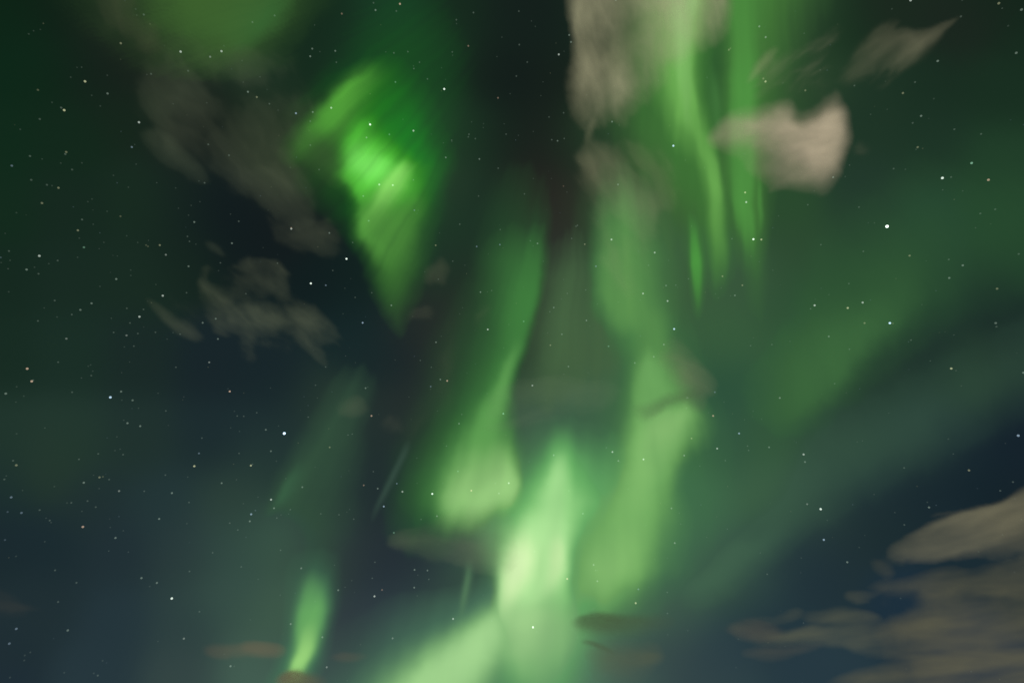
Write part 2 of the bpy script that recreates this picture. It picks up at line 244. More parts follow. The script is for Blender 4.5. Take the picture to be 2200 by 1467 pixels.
   Y('3d7636', (330,1500,8,1512,8,0),(400,1500,6,1510,8,.4),(470,1502,6,1512,6,.5),(520,1504,6,1514,6,0))]),
 dict(key='strand_thin_c', label='fading green aurora strand hanging below the straight strand, right of the bent stream', R=1970, seed=76, conv=(1520,-2600), rays=.25, warp=5, th=.0014, prims=[
   Y('3a6c36', (440,1590,10,1632,12,0),(510,1595,10,1634,12,.7),(580,1602,10,1634,12,.5),(660,1610,10,1634,12,.2),(700,1610,10,1634,12,0))]),
 dict(key='lane_dark', label='faint grey green aurora strand between the slim ribbon and the tall column, mid height', R=2250, seed=73, rays=.22, rs=.7, warp=8, sf=1.2, prims=[
   Y('43633f', (500,1205,18,1270,30,0),(600,1190,14,1290,30,.8),(700,1174,12,1320,30,.95),(780,1155,14,1345,30,.9),(860,1130,24,1330,20,.5),(920,1120,24,1320,20,0), sf=1.4)]),
 dict(key='band_right', fe=0, label='broad soft green aurora band slanting across the right side below the brightest white star', R=2700, seed=79, rays=.05, warp=20, val=0.92, prims=[
   X('2d5633', (1480,600,70,900,60,0),(1560,640,70,940,50,.45),(1650,600,70,945,45,.7),(1750,560,70,895,40,.85),(1850,530,70,800,40,.85),(1950,470,70,695,40,.85),(2080,420,70,620,50,.4),(2250,380,70,590,50,.3),(2450,300,70,560,50,.2), sf=1.4),
   X('3a6a3b', (1580,760,40,880,30,0),(1650,740,50,935,24,.5),(1720,720,50,905,26,.95),(1800,690,45,835,26,1),(1870,660,40,755,26,.8),(1940,620,40,690,26,.3),(2000,600,40,660,26,0))]),
 dict(key='band_lower_right', fe=0, label='faint grey green aurora band slanting along the lower right above the cloud bank', R=2900, seed=83, rays=.05, warp=20, prims=[
   X('385a46', (1400,1160,40,1290,34,0),(1480,1120,50,1290,34,.6),(1560,1080,50,1240,34,.7),(1660,1020,50,1150,36,.7),(1780,960,45,1060,40,.5),(1900,900,45,990,40,.4),(2020,830,45,930,45,.35),(2140,770,45,860,45,.3),(2300,680,45,780,45,.3),(2450,640,45,700,45,.2), sf=1.4),
   X('446b50', (1430,1240,14,1300,20,0),(1500,1235,14,1290,20,.5),(1560,1190,20,1250,20,.5),(1640,1150,20,1190,24,.3),(1720,1110,20,1150,24,0))]),
 dict(key='streak_left', label='dim green aurora streak slanting down left from beneath the grey S shaped cloud', R=2350, seed=89, rays=.2, warp=10, prims=[
   Y('304f3b', (780,745,24,800,20,0),(850,725,20,782,14,.7),(930,680,22,758,18,.95),(1000,635,20,730,28,.95),(1060,598,18,705,34,.95),(1120,572,22,705,44,.85),(1200,560,40,700,30,.6),(1280,570,40,700,30,.5),(1360,580,40,690,24,.6),(1467,560,40,660,30,.5),(1600,540,40,640,30,.4), sf=1.4),
   Y('3a6a48', (1000,640,6,655,10,0),(1040,612,6,635,12,.4),(1080,592,6,612,14,.5),(1110,585,8,600,14,0), sm=8)]),
 dict(key='torch_lower_left', fe=12, sat=0.94, val=0.97, label='small bright green aurora torch standing on the dark mound cloud at bottom left', R=2050, seed=97, rays=.12, rs=.6, warp=4, sf=0.85, prims=[
   Y('427856', (1170,650,26,700,26,0),(1220,648,22,705,16,.35),(1290,638,16,706,12,.8),(1360,628,12,696,10,.9),(1420,610,12,682,12,.95),(1467,590,16,660,12,.7),(1560,560,16,630,12,.4), sf=1.4),
   Y('62a85c', (1225,662,12,686,14,0),(1265,652,10,692,12,.55),(1310,641,9,698,11,.95),(1350,636,8,690,10,.9),(1395,636,8,676,9,.8),(1440,624,8,652,9,.7),(1480,615,8,640,9,0), sm=9),
   Y('92d072', (1330,655,8,680,8,0),(1370,645,8,678,8,.5),(1395,640,7,672,7,.85),(1425,628,6,658,7,1),(1450,620,6,645,7,.7),(1475,615,6,640,7,0), sm=7)]),
 dict(key='thread_upper', fe=0, sf=1.0, label='thin faint pale aurora thread leaning across the dark gap left of the slim ribbon', R=2150, seed=101, rays=.0, warp=3, th=.0012, prims=[
   Y('3a5548', (940,872,4,884,4,0),(975,862,4,874,4,.5),(1020,841,4,849,5,.6),(1060,821,4,829,5,.55),(1095,803,4,811,5,.3),(1125,794,3,801,4,0), sm=7)]),
 dict(key='thread_lower', fe=0, sf=1.0, label='thin soft green aurora thread hanging left of the brightest pillar near its base', R=2150, seed=103, rays=.0, warp=3, th=.0012, prims=[
   Y('527d58', (1200,1003,4,1015,5,0),(1235,1001,4,1012,5,.7),(1275,994,4,1004,5,.8),(1310,988,4,997,6,.5),(1340,984,4,993,6,0), sm=7)]),
]

CLOUDS = [  # C and tint also carry weaker town light and green aurora light
 dict(key='tower', label='tall beige cloud at the top edge with green aurora streaming over its right side', seed=201, ang=78, stretch=1.6, warp=18, ws=110, ak=0.95, grain=0.45, C=.93, tint=(.96,1.02,.90), tear=0.55, prims=[
   Y(0,(-200,1226,9,1562,14,.52),(0,1228,8,1562,14,.50),(50,1226,8,1550,18,.44),(100,1228,8,1515,24,.34),(135,1230,9,1420,24,.34),(180,1232,12,1400,22,.40),(215,1245,16,1375,22,.30),(250,1252,20,1340,30,.10),(300,1255,20,1320,30,0)),
   Y(0,(95,1236,9,1300,26,0),(130,1238,10,1315,30,.42),(165,1242,12,1350,26,.38),(195,1250,18,1365,22,.22),(225,1270,20,1350,22,0)),
   Y(0,(-200,1235,12,1310,24,.4),(0,1236,12,1312,24,.38),(40,1236,10,1290,24,.22),(80,1236,8,1262,16,.15),(110,1238,8,1262,16,0)),
   Y('cut',(35,1290,24,1400,24,0),(70,1275,20,1360,24,.45),(95,1278,14,1345,24,.45),(120,1300,14,1370,24,.2),(150,1330,12,1370,20,0)),
   Y(0,(20,1372,12,1402,14,0),(60,1370,12,1404,14,.26),(100,1368,12,1404,14,.22),(130,1368,14,1400,14,0))]),
 dict(key='wisp_below_tower', label='ragged grey cloud hanging under the tall beige cloud, left of the green stream', seed=203, ang=60, stretch=1.7, warp=30, ws=110, C=.95, ak=0.8, sf=1.2, grain=.6, tint=(.95,1.03,.88), tear=0.4, prims=[
   Y(0,(280,1250,20,1420,40,0),(320,1240,20,1430,40,.08),(380,1245,20,1440,30,.12),(440,1270,26,1440,20,.12),(500,1290,24,1420,20,.08),(600,1290,24,1400,20,.04),(660,1290,24,1400,20,0)),
   Y(0,(305,1250,14,1290,20,0),(335,1243,11,1325,30,.22),(370,1268,16,1345,26,.22),(410,1290,18,1360,22,.16),(450,1300,18,1370,20,.08),(490,1305,18,1370,20,0)),
   Y(0,(395,1375,8,1410,8,0),(412,1362,8,1422,8,.16),(435,1390,9,1426,6,.2),(455,1395,9,1422,8,.05),(470,1395,9,1420,8,0)),
   Y(0,(230,1288,6,1304,6,0),(255,1276,6,1290,6,.10),(285,1257,6,1270,6,.12),(310,1250,8,1262,8,0))]),
 dict(key='hook', label='pinkish cloud shaped like a hook right of the green stream, the brightest cloud', seed=207, ang=-20, stretch=1.3, warp=10, ws=80, ak=1.0, sf=1.35, grain=0.25, tear=0.25, C=1.0, tint=(1.03,.97,.97), prims=[
   X(0,(1510,296,6,304,6,0),(1535,280,8,310,8,.22),(1570,254,9,312,11,.42),(1610,248,10,305,14,.52),(1650,250,11,318,16,.66),(1690,256,11,338,16,.82),(1722,268,10,352,16,.9),(1750,260,11,364,16,.92),(1775,238,12,366,16,.88),(1794,230,14,358,15,.78),(1808,236,14,345,14,.5),(1822,250,10,330,12,.1),(1832,260,10,320,12,0), sm=7),
   X(0,(1590,330,8,350,9,0),(1620,310,12,370,14,.12),(1660,345,14,398,10,.16),(1700,350,16,392,9,.3),(1745,355,16,388,9,.4),(1780,350,14,390,9,.32),(1800,345,10,372,10,0)),
   S(0,(1650,420,6,0),(1660,405,8,.08),(1680,392,10,.12),(1700,380,10,.1)),
   X(0,(1648,236,6,250,8,0),(1672,232,8,262,8,.45),(1700,234,8,262,8,.3),(1715,240,8,262,8,0), sm=6)]),
 dict(key='puff', label='barely visible small cloud puff right of the pinkish hook cloud', seed=209, warp=14, C=.9, th=.012, prims=[
   X(0,(1815,310,12,330,12,0),(1845,305,14,335,14,.07),(1870,308,14,330,14,0))]),
 dict(key='feather', label='feathery grey brown cloud with a long tip pointing to the top right', seed=211, ang=-37, stretch=2.2, warp=14, ws=80, grain=0.7, ns=60, C=1.0, tint=(.96,1.0,.9), tear=.3, sf=1.9, ak=0.8, prims=[
   S(0,(1800,190,18,0),(1830,160,24,.06),(1870,110,26,.08),(1905,75,20,.08),(1935,60,14,.05)),
   S(0,(1865,188,10,.03),(1895,165,12,.12),(1925,140,12,.13),(1950,118,12,.14),(1985,92,13,.17),(2020,66,11,.14),(2050,46,7,.08),(2075,32,4,.02)),
   S(0,(1880,115,10,.06),(1910,95,12,.12),(1950,82,14,.16),(1985,78,13,.12),(2015,62,8,.06)),
   S(0,(1880,150,26,.07),(1930,115,28,.09),(1975,95,22,.08),(2010,75,14,.05))]),
 dict(key='lick', label='small pale wisp on the right side of the straight green strand near the top', seed=212, ang=-50, stretch=1.8, warp=8, ws=60, grain=.4, C=.95, tint=(.96,1.02,.88), tear=.3, prims=[
   S(0,(1600,185,6,0),(1614,165,9,.14),(1630,142,11,.22),(1645,125,12,.16),(1662,108,12,.07),(1680,95,10,0))]),
 dict(key='veil_feather', label='thin smoky cloud between the feathery cloud and the straight green strand', seed=213, ang=-37, stretch=2.2, warp=30, grain=1.0, ns=46, C=1.0, th=.015, ak=0.6, sf=1.5, prims=[
   X(0,(1600,130,30,190,30,0),(1640,110,24,190,24,.10),(1700,100,30,200,24,.05),(1780,100,30,190,24,.06),(1830,100,30,180,24,0))]),
 dict(key='smoke_upper_left', label='grey smoke like cloud below the green patch in the upper left', seed=217, ang=50, stretch=1.5, warp=44, ws=120, ns=110, grain=0.8, C=.8, tint=(.78,1.0,.86), th=.012, ak=0.52, sf=2.3, tear=0.35, prims=[
   S(0,(400,130,30,0),(387,160,40,.09),(380,200,46,.12),(386,242,48,.15),(408,272,38,.10),(425,305,34,.06),(452,322,36,.06),(520,330,44,.11),(572,376,42,.17),(605,408,38,.15),(628,432,30,.09),(650,460,24,0)),
   S(0,(500,290,40,.05),(525,300,44,.07),(560,330,50,.06),(600,350,50,.04)),
   S(0,(455,135,30,.05),(520,130,32,.08),(570,132,26,.08),(615,150,18,.07),(625,175,12,.02)),
   S(0,(560,270,50,.04),(610,265,56,.06),(650,250,46,.04))]),
 dict(key='smoke_wisp', label='faint narrow smoky wisp left of the grey smoke like cloud', seed=218, ang=38, stretch=1.8, warp=14, ws=80, grain=.5, C=.8, tint=(.75,1.04,.9), th=.008, sf=1.8, ak=0.8, prims=[
   S(0,(300,280,12,0),(322,298,15,.05),(360,324,17,.065),(405,360,15,.05),(438,386,11,.03),(450,396,8,0))]),
 dict(key='smoke_corner', label='dim brownish cloud smear at the top edge left of the green patch', seed=216, ang=60, stretch=1.6, warp=24, ws=110, grain=.5, C=.7, tint=(1,.98,.88), th=.008, ak=0.7, prims=[
   S(0,(235,-120,40,.06),(250,-20,40,.07),(252,40,38,.06),(300,60,30,.03),(330,90,30,.05),(345,130,26,0))]),
 dict(key='flake', label='tiny very faint wisp above the left horn of the S shaped cloud', seed=220, ang=30, stretch=1.4, warp=10, ws=60, C=.8, tint=(.8,1.06,.95), th=.008, prims=[
   S(0,(440,520,10,0),(456,530,14,.045),(470,545,12,.03),(480,556,10,0))]),
 dict(key='tuft_left', label='small ragged dark grey cloud tuft left of the tapering end of the green flame', seed=219, ang=20, stretch=1.4, warp=30, ws=80, ns=70, grain=0.7, C=.8, tint=(.8,1.0,.86), th=.01, ak=0.42, sf=1.7, tear=0.5, prims=[
   S(0,(575,470,20,0),(592,482,24,.06),(633,503,24,.10),(672,500,26,.14),(694,515,22,.13),(725,524,16,.08),(745,530,12,0)),
   S(0,(690,460,16,.03),(690,485,18,.09),(680,505,18,.1)),
   S(0,(640,510,14,.08),(650,540,11,.06),(655,565,7,.045),(658,592,5,.02),(660,600,5,0))]),
 dict(key='arch', label='grey S shaped cloud with a dark hollow, largest on the left side', seed=223, ang=35, stretch=1.4, warp=16, ws=60, grain=0.7, ns=50, C=.85, tint=(.80,1.0,.86), th=.01, ak=0.5, sf=1.35, prims=[
   S(0,(450,600,30,.02),(500,650,50,.05),(560,670,60,.06),(630,690,50,.05),(690,730,36,.04),(730,760,24,0)),
   S(0,(458,578,9,.04),(447,590,12,.10),(437,610,15,.14),(455,636,17,.16),(480,655,18,.17),(505,668,18,.14)),
   S(0,(496,575,11,.03),(515,569,13,.09),(545,568,14,.14),(582,574,14,.15),(602,592,14,.14),(610,615,13,.12),(612,640,12,.08)),
   S(0,(520,600,24,.06),(560,600,26,.09),(585,612,20,.08)),
   S(0,(470,680,20,.14),(500,682,22,.18),(545,678,20,.21),(590,682,20,.19),(635,675,20,.18),(665,688,22,.18),(695,712,18,.16),(720,732,12,.11),(737,740,8,.05),(745,744,6,0)),
   S(0,(475,700,18,.12),(490,712,14,.08),(500,716,10,.03)),
   S(0,(538,690,16,.10),(535,712,13,.12),(531,735,15,.12),(528,757,17,.09),(532,772,14,.02)),
   S(0,(560,735,18,.05),(580,748,16,.04)),
   S(0,(625,700,16,.12),(655,728,15,.14),(675,755,12,.12),(692,776,9,.08),(706,792,7,.03),(712,800,6,0)),
   S(0,(630,640,14,.06),(645,655,14,.08)),
   S('cut',(605,645,5,.2),(611,660,6,.5),(616,680,6,.3),(618,690,5,0)),
   S('cut',(570,706,7,.1),(600,706,8,.35),(630,712,8,.2),(645,716,6,0)),
   S('cut',(505,645,9,.3),(535,645,11,.6),(570,650,8,.5),(590,650,6,.1))]),
 dict(key='comma', label='small comma shaped grey wisp just left of the S shaped cloud', seed=227, ang=40, stretch=1.6, warp=7, ws=50, grain=.5, C=.85, tint=(.8,1.0,.86), th=.01, ak=0.62, sf=1.4, prims=[
   S(0,(312,640,8,0),(325,650,10,.06),(345,665,9,.09),(358,682,11,.12),(378,697,11,.13),(405,708,12,.13),(422,720,11,.10),(438,732,8,.03)),
   S(0,(360,650,22,.02),(400,665,24,.04),(430,690,18,.03))]),
 dict(key='curl', label='faint pale curl of cloud right of the green flame tip, upper of two', seed=229, warp=16, ang=40, C=.85, th=.01, ak=0.6, tint=(.9,1.03,.88), sf=1.5, prims=[
   X(0,(890,590,9,605,9,0),(920,580,9,602,9,.07),(945,562,9,592,9,.12),(962,570,9,605,9,.11),(975,585,9,600,9,0), sm=7)]),
 dict(key='curl_low', label='faint pale arc of cloud right of the green flame tip, lower of two', seed=230, warp=14, ang=-20, C=.85, th=.01, ak=0.5, tint=(.9,1.03,.88), sf=1.5, prims=[
   X(0,(860,690,9,705,9,0),(890,664,7,680,9,.07),(920,660,7,678,9,.07),(950,670,9,690,9,0), sm=7)]),
 dict(key='smudge_ribbon', label='dim olive smudge of cloud on the left edge of the slim ribbon, mid height', seed=231, warp=16, ang=-30, C=.9, th=.012, ak=0.3, tint=(.9,1.03,.88), sf=1.5, prims=[
   X(0,(1005,680,12,700,12,0),(1025,665,12,700,12,.09),(1055,640,12,690,14,.07),(1090,630,12,670,14,0))]),
 dict(key='wisp_streak', label='faint greenish wisp at the head of the dim aurora streak on the left', seed=233, warp=20, ang=-40, C=.85, th=.01, ak=.7, tint=(.9,1.03,.88), prims=[
   X(0,(720,860,12,900,12,0),(745,860,14,890,12,.09),(770,855,14,885,12,.10),(795,860,12,880,12,0))]),
 dict(key='wisp_lane', label='faint grey wisp hanging at the left edge of the brownish cloud lane', seed=234, warp=20, ang=-40, C=.85, th=.01, ak=.7, tint=(.9,1.03,.88), prims=[
   X(0,(820,890,12,930,12,0),(850,890,14,925,12,.08),(885,900,12,930,12,0))]),
 dict(key='brown_lane', label='dark brownish cloud lane leaning between the flame tip and the slim ribbon', seed=235, warp=30, ang=-70, stretch=1.8, C=.55, th=.014, ak=0.2, tint=(.9,1.03,.88), prims=[
   Y(0,(600,950,24,990,24,0),(680,930,24,1000,24,.10),(760,920,24,990,24,.14),(850,890,24,975,20,.14),(930,870,14,905,14,.12),(980,855,12,880,12,.10),(1010,845,10,870,10,0))]),
 dict(key='grey_centre', label='dull grey cloud smear lying across the centre, above the brightest pillar', seed=237, warp=34, ang=-8, stretch=2.4, grain=.9, C=0.5, ak=0.55, tint=(.7,1.1,.9), prims=[
   X(0,(1030,850,20,920,20,0),(1090,830,20,930,20,.18),(1160,815,18,905,20,.24),(1230,820,16,890,18,.22),(1290,830,14,870,16,.14),(1340,835,14,860,14,0))]),
 dict(key='mauve', label='mauve grey cloud crossing the tall column at its kink', seed=239, warp=20, ang=30, stretch=1.4, grain=.4, C=0.6, ak=0.62, tint=(.9,1.05,.85), tear=0.3, sf=1.4, prims=[
   X(0,(1405,735,14,775,14,0),(1440,740,16,800,16,.26),(1475,755,16,850,16,.42),(1505,775,14,865,16,.38),(1525,800,12,850,14,.12),(1540,810,12,840,12,0), sm=8)]),
 dict(key='dark_crease', label='dark wavy wisp of cloud crossing the tall column below the mauve cloud', seed=241, warp=9, ws=60, ang=-15, stretch=2, C=0.24, grain=.4, tint=(.6,1.1,.8), ak=1.25, tear=0.2, prims=[
   X(0,(1355,876,8,890,8,0),(1385,876,7,896,8,.30),(1408,866,7,888,7,.42),(1432,852,7,872,7,.38),(1465,845,8,864,7,.34),(1500,838,8,852,7,.2),(1520,835,8,845,7,0), sm=6)]),
 dict(key='grey_tip', label='long grey brown cloud with a pale left tip under the foot of the slim ribbon', seed=243, warp=14, ang=5, stretch=2, grain=.5, C=.6, ak=0.5, tint=(.8,1.05,.85), sf=1.3, prims=[
   X(0,(826,1152,6,1166,6,0),(845,1146,7,1174,8,.34),(875,1148,8,1180,10,.36),(930,1145,14,1190,12,.32),(1000,1120,24,1205,14,.40),(1050,1110,24,1212,14,.46),(1090,1120,24,1218,14,.30),(1110,1130,20,1210,14,0), sm=10),
   X(0,(828,1150,6,1164,6,0),(850,1149,6,1170,7,.14),(880,1153,6,1175,7,.14),(905,1158,6,1176,7,0), sm=6)]),
 dict(key='dark_lens', label='dark lens shaped cloud right of the brightest pillar base, upper of two', seed=247, warp=5, ws=70, ang=0, stretch=2.4, grain=.4, C=0.20, tint=(.75,1.1,.85), ak=1.2, tear=.3, prims=[
   X(0,(1226,1336,4,1344,6,0),(1245,1324,3,1354,9,.42),(1285,1316,3,1357,9,.52),(1330,1320,4,1355,10,.5),(1375,1323,6,1352,10,.34),(1415,1326,8,1346,10,.18),(1460,1330,8,1340,8,0), sm=7),
   S(0,(1246,1378,4,.1),(1262,1377,5,.4),(1282,1384,5,.42),(1302,1394,5,.25),(1318,1400,5,.05))]),
 dict(key='brown_low', label='brownish torn cloud low right of the pillar base, below the dark lens shaped cloud', seed=251, warp=14, ws=70, ang=8, stretch=2.2, grain=.6, C=0.28, ak=1.0, tint=(.85,1.05,.85), sf=1.5, prims=[
   X(0,(1255,1400,6,1412,10,0),(1275,1392,8,1424,14,.25),(1310,1390,8,1430,12,.44),(1350,1396,8,1432,12,.40),(1400,1398,7,1426,9,.42),(1425,1400,7,1420,8,0), sm=8)]),
 dict(key='orange_strip', label='orange brown cloud strip at bottom left, brighter at its right end', seed=253, warp=10, ws=80, ang=0, stretch=2.6, grain=.35, C=.62, tint=(1.5,.80,.55), ak=0.42, prims=[
   X(0,(425,1392,8,1404,8,0),(450,1386,8,1412,8,.16),(500,1382,8,1412,10,.2),(560,1380,6,1410,8,.18),(640,1384,6,1408,8,0)),
   X(0,(505,1386,5,1402,6,0),(525,1381,5,1406,6,.30),(570,1380,5,1408,6,.34),(605,1383,5,1408,6,.28),(628,1388,5,1402,6,0), sm=7)]),
 dict(key='orange_scrap', label='small dull orange cloud scrap at the bottom, right of the green torch', seed=255, warp=12, ws=70, ang=0, stretch=2.4, grain=.5, C=.5, tint=(1.45,.85,.6), ak=0.35, prims=[
   X(0,(695,1405,6,1414,6,0),(725,1398,6,1422,7,.24),(760,1396,6,1422,8,.24),(790,1400,7,1420,8,.12),(825,1404,7,1416,8,0))]),
 dict(key='mound', label='dark rounded cloud mound at the bottom edge under the green torch', seed=257, warp=5, grain=.25, C=0.3, tint=(1.0,.95,.85), ak=1.25, tear=0.2, prims=[
   X(0,(588,1458,5,1530,20,0),(603,1446,4,1530,20,.6),(622,1438,3,1530,20,.72),(642,1440,4,1530,20,.68),(665,1448,6,1530,20,.5),(690,1458,8,1530,20,.2),(710,1462,8,1530,20,0), sm=6)]),
 dict(key='left_edge', label='very faint brownish cloud at the left edge near the bottom', seed=259, warp=16, ang=5, stretch=2.2, C=.5, th=.014, tint=(1.15,.95,.85), ak=0.35, sf=1.5, prims=[
   X(0,(-200,1270,12,1310,12,.1),(0,1268,12,1314,10,.12),(50,1285,10,1318,8,.10),(95,1296,8,1314,7,.05),(120,1300,7,1310,7,0))]),
 dict(key='bank_wedge', label='wedge shaped cloud with a bright slope at the right edge, top of the cloud bank', seed=261, warp=9, ws=90, ang=-14, stretch=2.6, ns=70, grain=0.55, C=0.66, tint=(.99,1.0,.88), sf=1.1, th=.015, ak=0.98, tear=0.8, prims=[
   X(0,(1895,1178,8,1188,8,0),(1918,1168,6,1194,8,.12),(1945,1156,5,1199,7,.22),(1975,1141,4,1199,7,.26),(2010,1124,4,1197,8,.28),(2059,1104,4,1192,8,.29),(2107,1090,4,1184,10,.30),(2155,1076,4,1178,12,.31),(2180,1060,4,1174,12,.31),(2200,1051,4,1172,14,.31),(2300,1010,4,1165,16,.31),(2450,960,4,1160,16,.3), sm=7),
   X(0,(1985,1118,8,1136,10,0),(2040,1106,8,1160,14,.05),(2110,1094,8,1150,14,.06),(2170,1072,8,1130,14,.04),(2250,1040,8,1120,14,.04),(2400,1000,8,1100,14,.04)),
   S('cut',(2060,1190,8,.1),(2110,1175,8,.3),(2140,1170,7,.2),(2170,1172,6,.1))]),
 dict(key='bank_fleck', label='thin faint cloud fleck just above the slope of the wedge shaped cloud', seed=262, warp=5, ws=50, ang=-12, stretch=2.4, grain=.4, C=.7, tint=(1.0,.98,.86), th=.008, prims=[
   S(0,(1995,1112,5,0),(2012,1106,5,.06),(2035,1101,4,.06),(2050,1099,4,.02),(2060,1098,4,0))]),
 dict(key='bank_main', label='large dull brown cloud bank filling the bottom right corner', seed=263, warp=12, ws=100, ang=-6, stretch=2.8, ns=70, grain=0.6, C=0.34, tint=(.97,1.0,.84), sf=.8, th=.015, ak=.86, tear=0.8, prims=[
   X(0,(1862,1257,6,1268,7,0),(1880,1254,7,1270,8,.10),(1900,1252,8,1290,30,.22),(1925,1249,8,1400,30,.30),(1960,1243,8,1440,30,.32),(1985,1237,8,1540,20,.33),(2011,1230,8,1560,20,.33),(2059,1221,8,1560,20,.33),(2091,1229,8,1560,20,.33),(2139,1216,8,1560,20,.34),(2200,1198,9,1560,30,.34),(2300,1190,9,1560,30,.34),(2450,1180,9,1560,30,.34), sm=12),
   X(0,(1755,1478,6,1540,20,0),(1785,1464,6,1540,20,.2),(1836,1447,6,1540,20,.3),(1900,1429,7,1540,20,.32),(1964,1418,9,1540,20,.33),(2030,1400,14,1540,20,.33),(2110,1390,20,1540,20,.33),(2450,1390,20,1540,20,.33), sm=10),
   X(0,(1880,1345,10,1410,12,0),(1900,1338,9,1412,12,.2),(1930,1328,9,1418,14,.3),(1970,1318,12,1430,16,.33),(2020,1312,14,1440,16,.33),(2450,1312,14,1440,16,.33), sm=10),
   S(0,(1862,1196,9,.03),(1885,1212,14,.10),(1900,1226,15,.14),(1918,1236,12,.14),(1905,1246,11,.10)),
   S(0,(1888,1192,9,.06),(1915,1202,11,.10),(1940,1212,9,.05)),
   X('cut',(1868,1284,6,1300,8,0),(1884,1276,6,1308,8,.7),(1900,1273,6,1326,9,.92),(1920,1271,6,1326,9,.95),(1945,1270,6,1312,7,.95),(1966,1269,6,1308,6,.9),(1978,1270,6,1306,6,.4),(1990,1275,6,1300,6,0), sm=6),
   S('cut',(2080,1232,7,.1),(2110,1228,9,.25),(2140,1222,8,.2)),
   S('cut',(2070,1288,7,.1),(2110,1286,9,.3),(2160,1288,8,.25),(2200,1290,8,.2)),
   S('cut',(2110,1392,7,.1),(2160,1386,9,.3),(2210,1382,9,.3)),
   S('cut',(1930,1380,8,.1),(1970,1382,10,.15),(2010,1380,8,.1))]),
 dict(key='bank_tongue', label='long olive cloud tongue reaching left out of the cloud bank', seed=267, warp=9, ws=80, ang=-8, stretch=2.6, ns=60, grain=0.6, C=0.44, tint=(.95,1.03,.84), th=.012, sf=.8, ak=1.05, tear=0.8, prims=[
   X(0,(1560,1338,8,1360,8,0),(1580,1340,8,1368,8,.07),(1630,1350,8,1380,7,.13),(1677,1362,6,1382,6,.20),(1703,1353,5,1381,7,.24),(1741,1341,5,1380,7,.24),(1773,1346,7,1380,8,.22),(1815,1340,10,1386,7,.21),(1840,1338,10,1400,6,.22),(1870,1340,10,1404,7,.22),(1905,1338,8,1405,8,.18),(1935,1335,8,1400,10,.08),(1960,1335,8,1400,10,0), sm=7),
   X(0,(1715,1322,5,1334,6,0),(1735,1316,5,1336,6,.14),(1789,1306,5,1337,7,.20),(1840,1311,6,1338,8,.19),(1882,1318,5,1336,8,.15),(1905,1332,6,1345,8,0), sm=7),
   X(0,(1640,1334,6,1350,7,0),(1665,1324,6,1344,6,.07),(1690,1314,5,1334,6,.13),(1712,1311,5,1324,5,.13),(1728,1312,5,1320,5,0), sm=6),
   X(0,(1590,1328,8,1350,9,0),(1620,1326,8,1356,9,.06),(1660,1326,8,1350,8,.05),(1680,1330,8,1345,8,0))]),
 dict(key='bank_knob', label='small olive cloud knob beside the dark blue hole in the cloud bank', seed=269, warp=5, ws=50, ang=-5, stretch=2, ns=50, grain=.4, C=0.5, tint=(.98,1.02,.84), th=.012, sf=.8, prims=[
   S(0,(1818,1276,8,.08),(1826,1282,12,.15),(1845,1283,13,.15),(1865,1280,11,.10),(1882,1274,8,.06),(1895,1270,6,0)),
   S(0,(1835,1290,7,.08),(1860,1292,6,.08),(1872,1293,5,.03))]),
 dict(key='bank_strip', label='thin brown cloud strip just below the long olive tongue', seed=271, warp=6, ws=70, ang=-5, stretch=2.8, ns=60, grain=.5, C=0.45, tint=(1.08,.98,.8), th=.01, ak=1.0, prims=[
   S(0,(1600,1402,9,.03),(1630,1402,12,.11),(1660,1404,13,.14),(1690,1402,11,.11),(1725,1394,9,.09),(1755,1388,7,.06),(1775,1384,6,0))]),
 dict(key='orange_right', label='faint orange cloud patch at the left end of the olive tongue', seed=273, warp=12, ws=80, ang=-5, stretch=2.6, grain=.4, C=.5, tint=(1.4,.85,.6), th=.014, ak=0.5, prims=[
   X(0,(1545,1340,8,1360,8,0),(1580,1330,8,1368,9,.12),(1625,1324,8,1376,9,.15),(1670,1340,8,1376,9,.1),(1710,1350,8,1370,8,0))]),
]
CLOUD_C = h2l('a3967f')


def warp(x, y, amp, sc, seed, ang=0.0, stretch=1.0):
    ca, sa = math.cos(ang), math.sin(ang)
    u = (x * ca + y * sa) / (sc * stretch); v = (-x * sa + y * ca) / sc
    a = fbm(u, v, seed, 4) * amp * (stretch ** 0.5); b = fbm(u + 31.7, v + 11.3, seed + 3, 4) * amp
    return x + a * ca - b * sa, y + a * sa + b * ca

def bbox(o):
    """extent of all the knots of an object, with room for the soft edges"""
    us, vs = [], []
    sf = o.get('sf', 1.0); w = o.get('warp', 20) + 10
    for p in o['prims']:
        if p.get('c') == 'cut': continue
        k = np.array(p['k'], float)
        if p['ax'] == 's':
            us += [(k[:, 0] - 3 * k[:, 2]).min() - w, (k[:, 0] + 3 * k[:, 2]).max() + w]; vs += [(k[:, 1] - 3 * k[:, 2]).min() - w, (k[:, 1] + 3 * k[:, 2]).max() + w]
            continue
        u0 = (k[:, 1] - 2.6 * k[:, 2] * sf).min() - w; u1 = (k[:, 3] + 2.6 * k[:, 4] * sf).max() + w
        v0 = k[:, 0].min() - w - 20; v1 = k[:, 0].max() + w + 20
        if p['ax'] == 'x': u0, u1, v0, v1 = v0, v1, u0, u1
        us += [u0, u1]; vs += [v0, v1]
    return max(min(us), -170), min(max(us), 2370), max(min(vs), -170), min(max(vs), 1640)

def rim_fade(x, y):
    """everything thins out to nothing well outside the view"""
    q = np.minimum(np.minimum(x + 166, 2366 - x), np.minimum(y + 166, 1636 - y)) / 120.0
    q = np.clip(q, 0, 1)
    return q * q * (3 - 2 * q)

def soften(c, sat=0.86, val=0.95):
    l = (c * np.array((0.2126, 0.7152, 0.0722))).sum()
    return (l + (c - l) * sat) * val

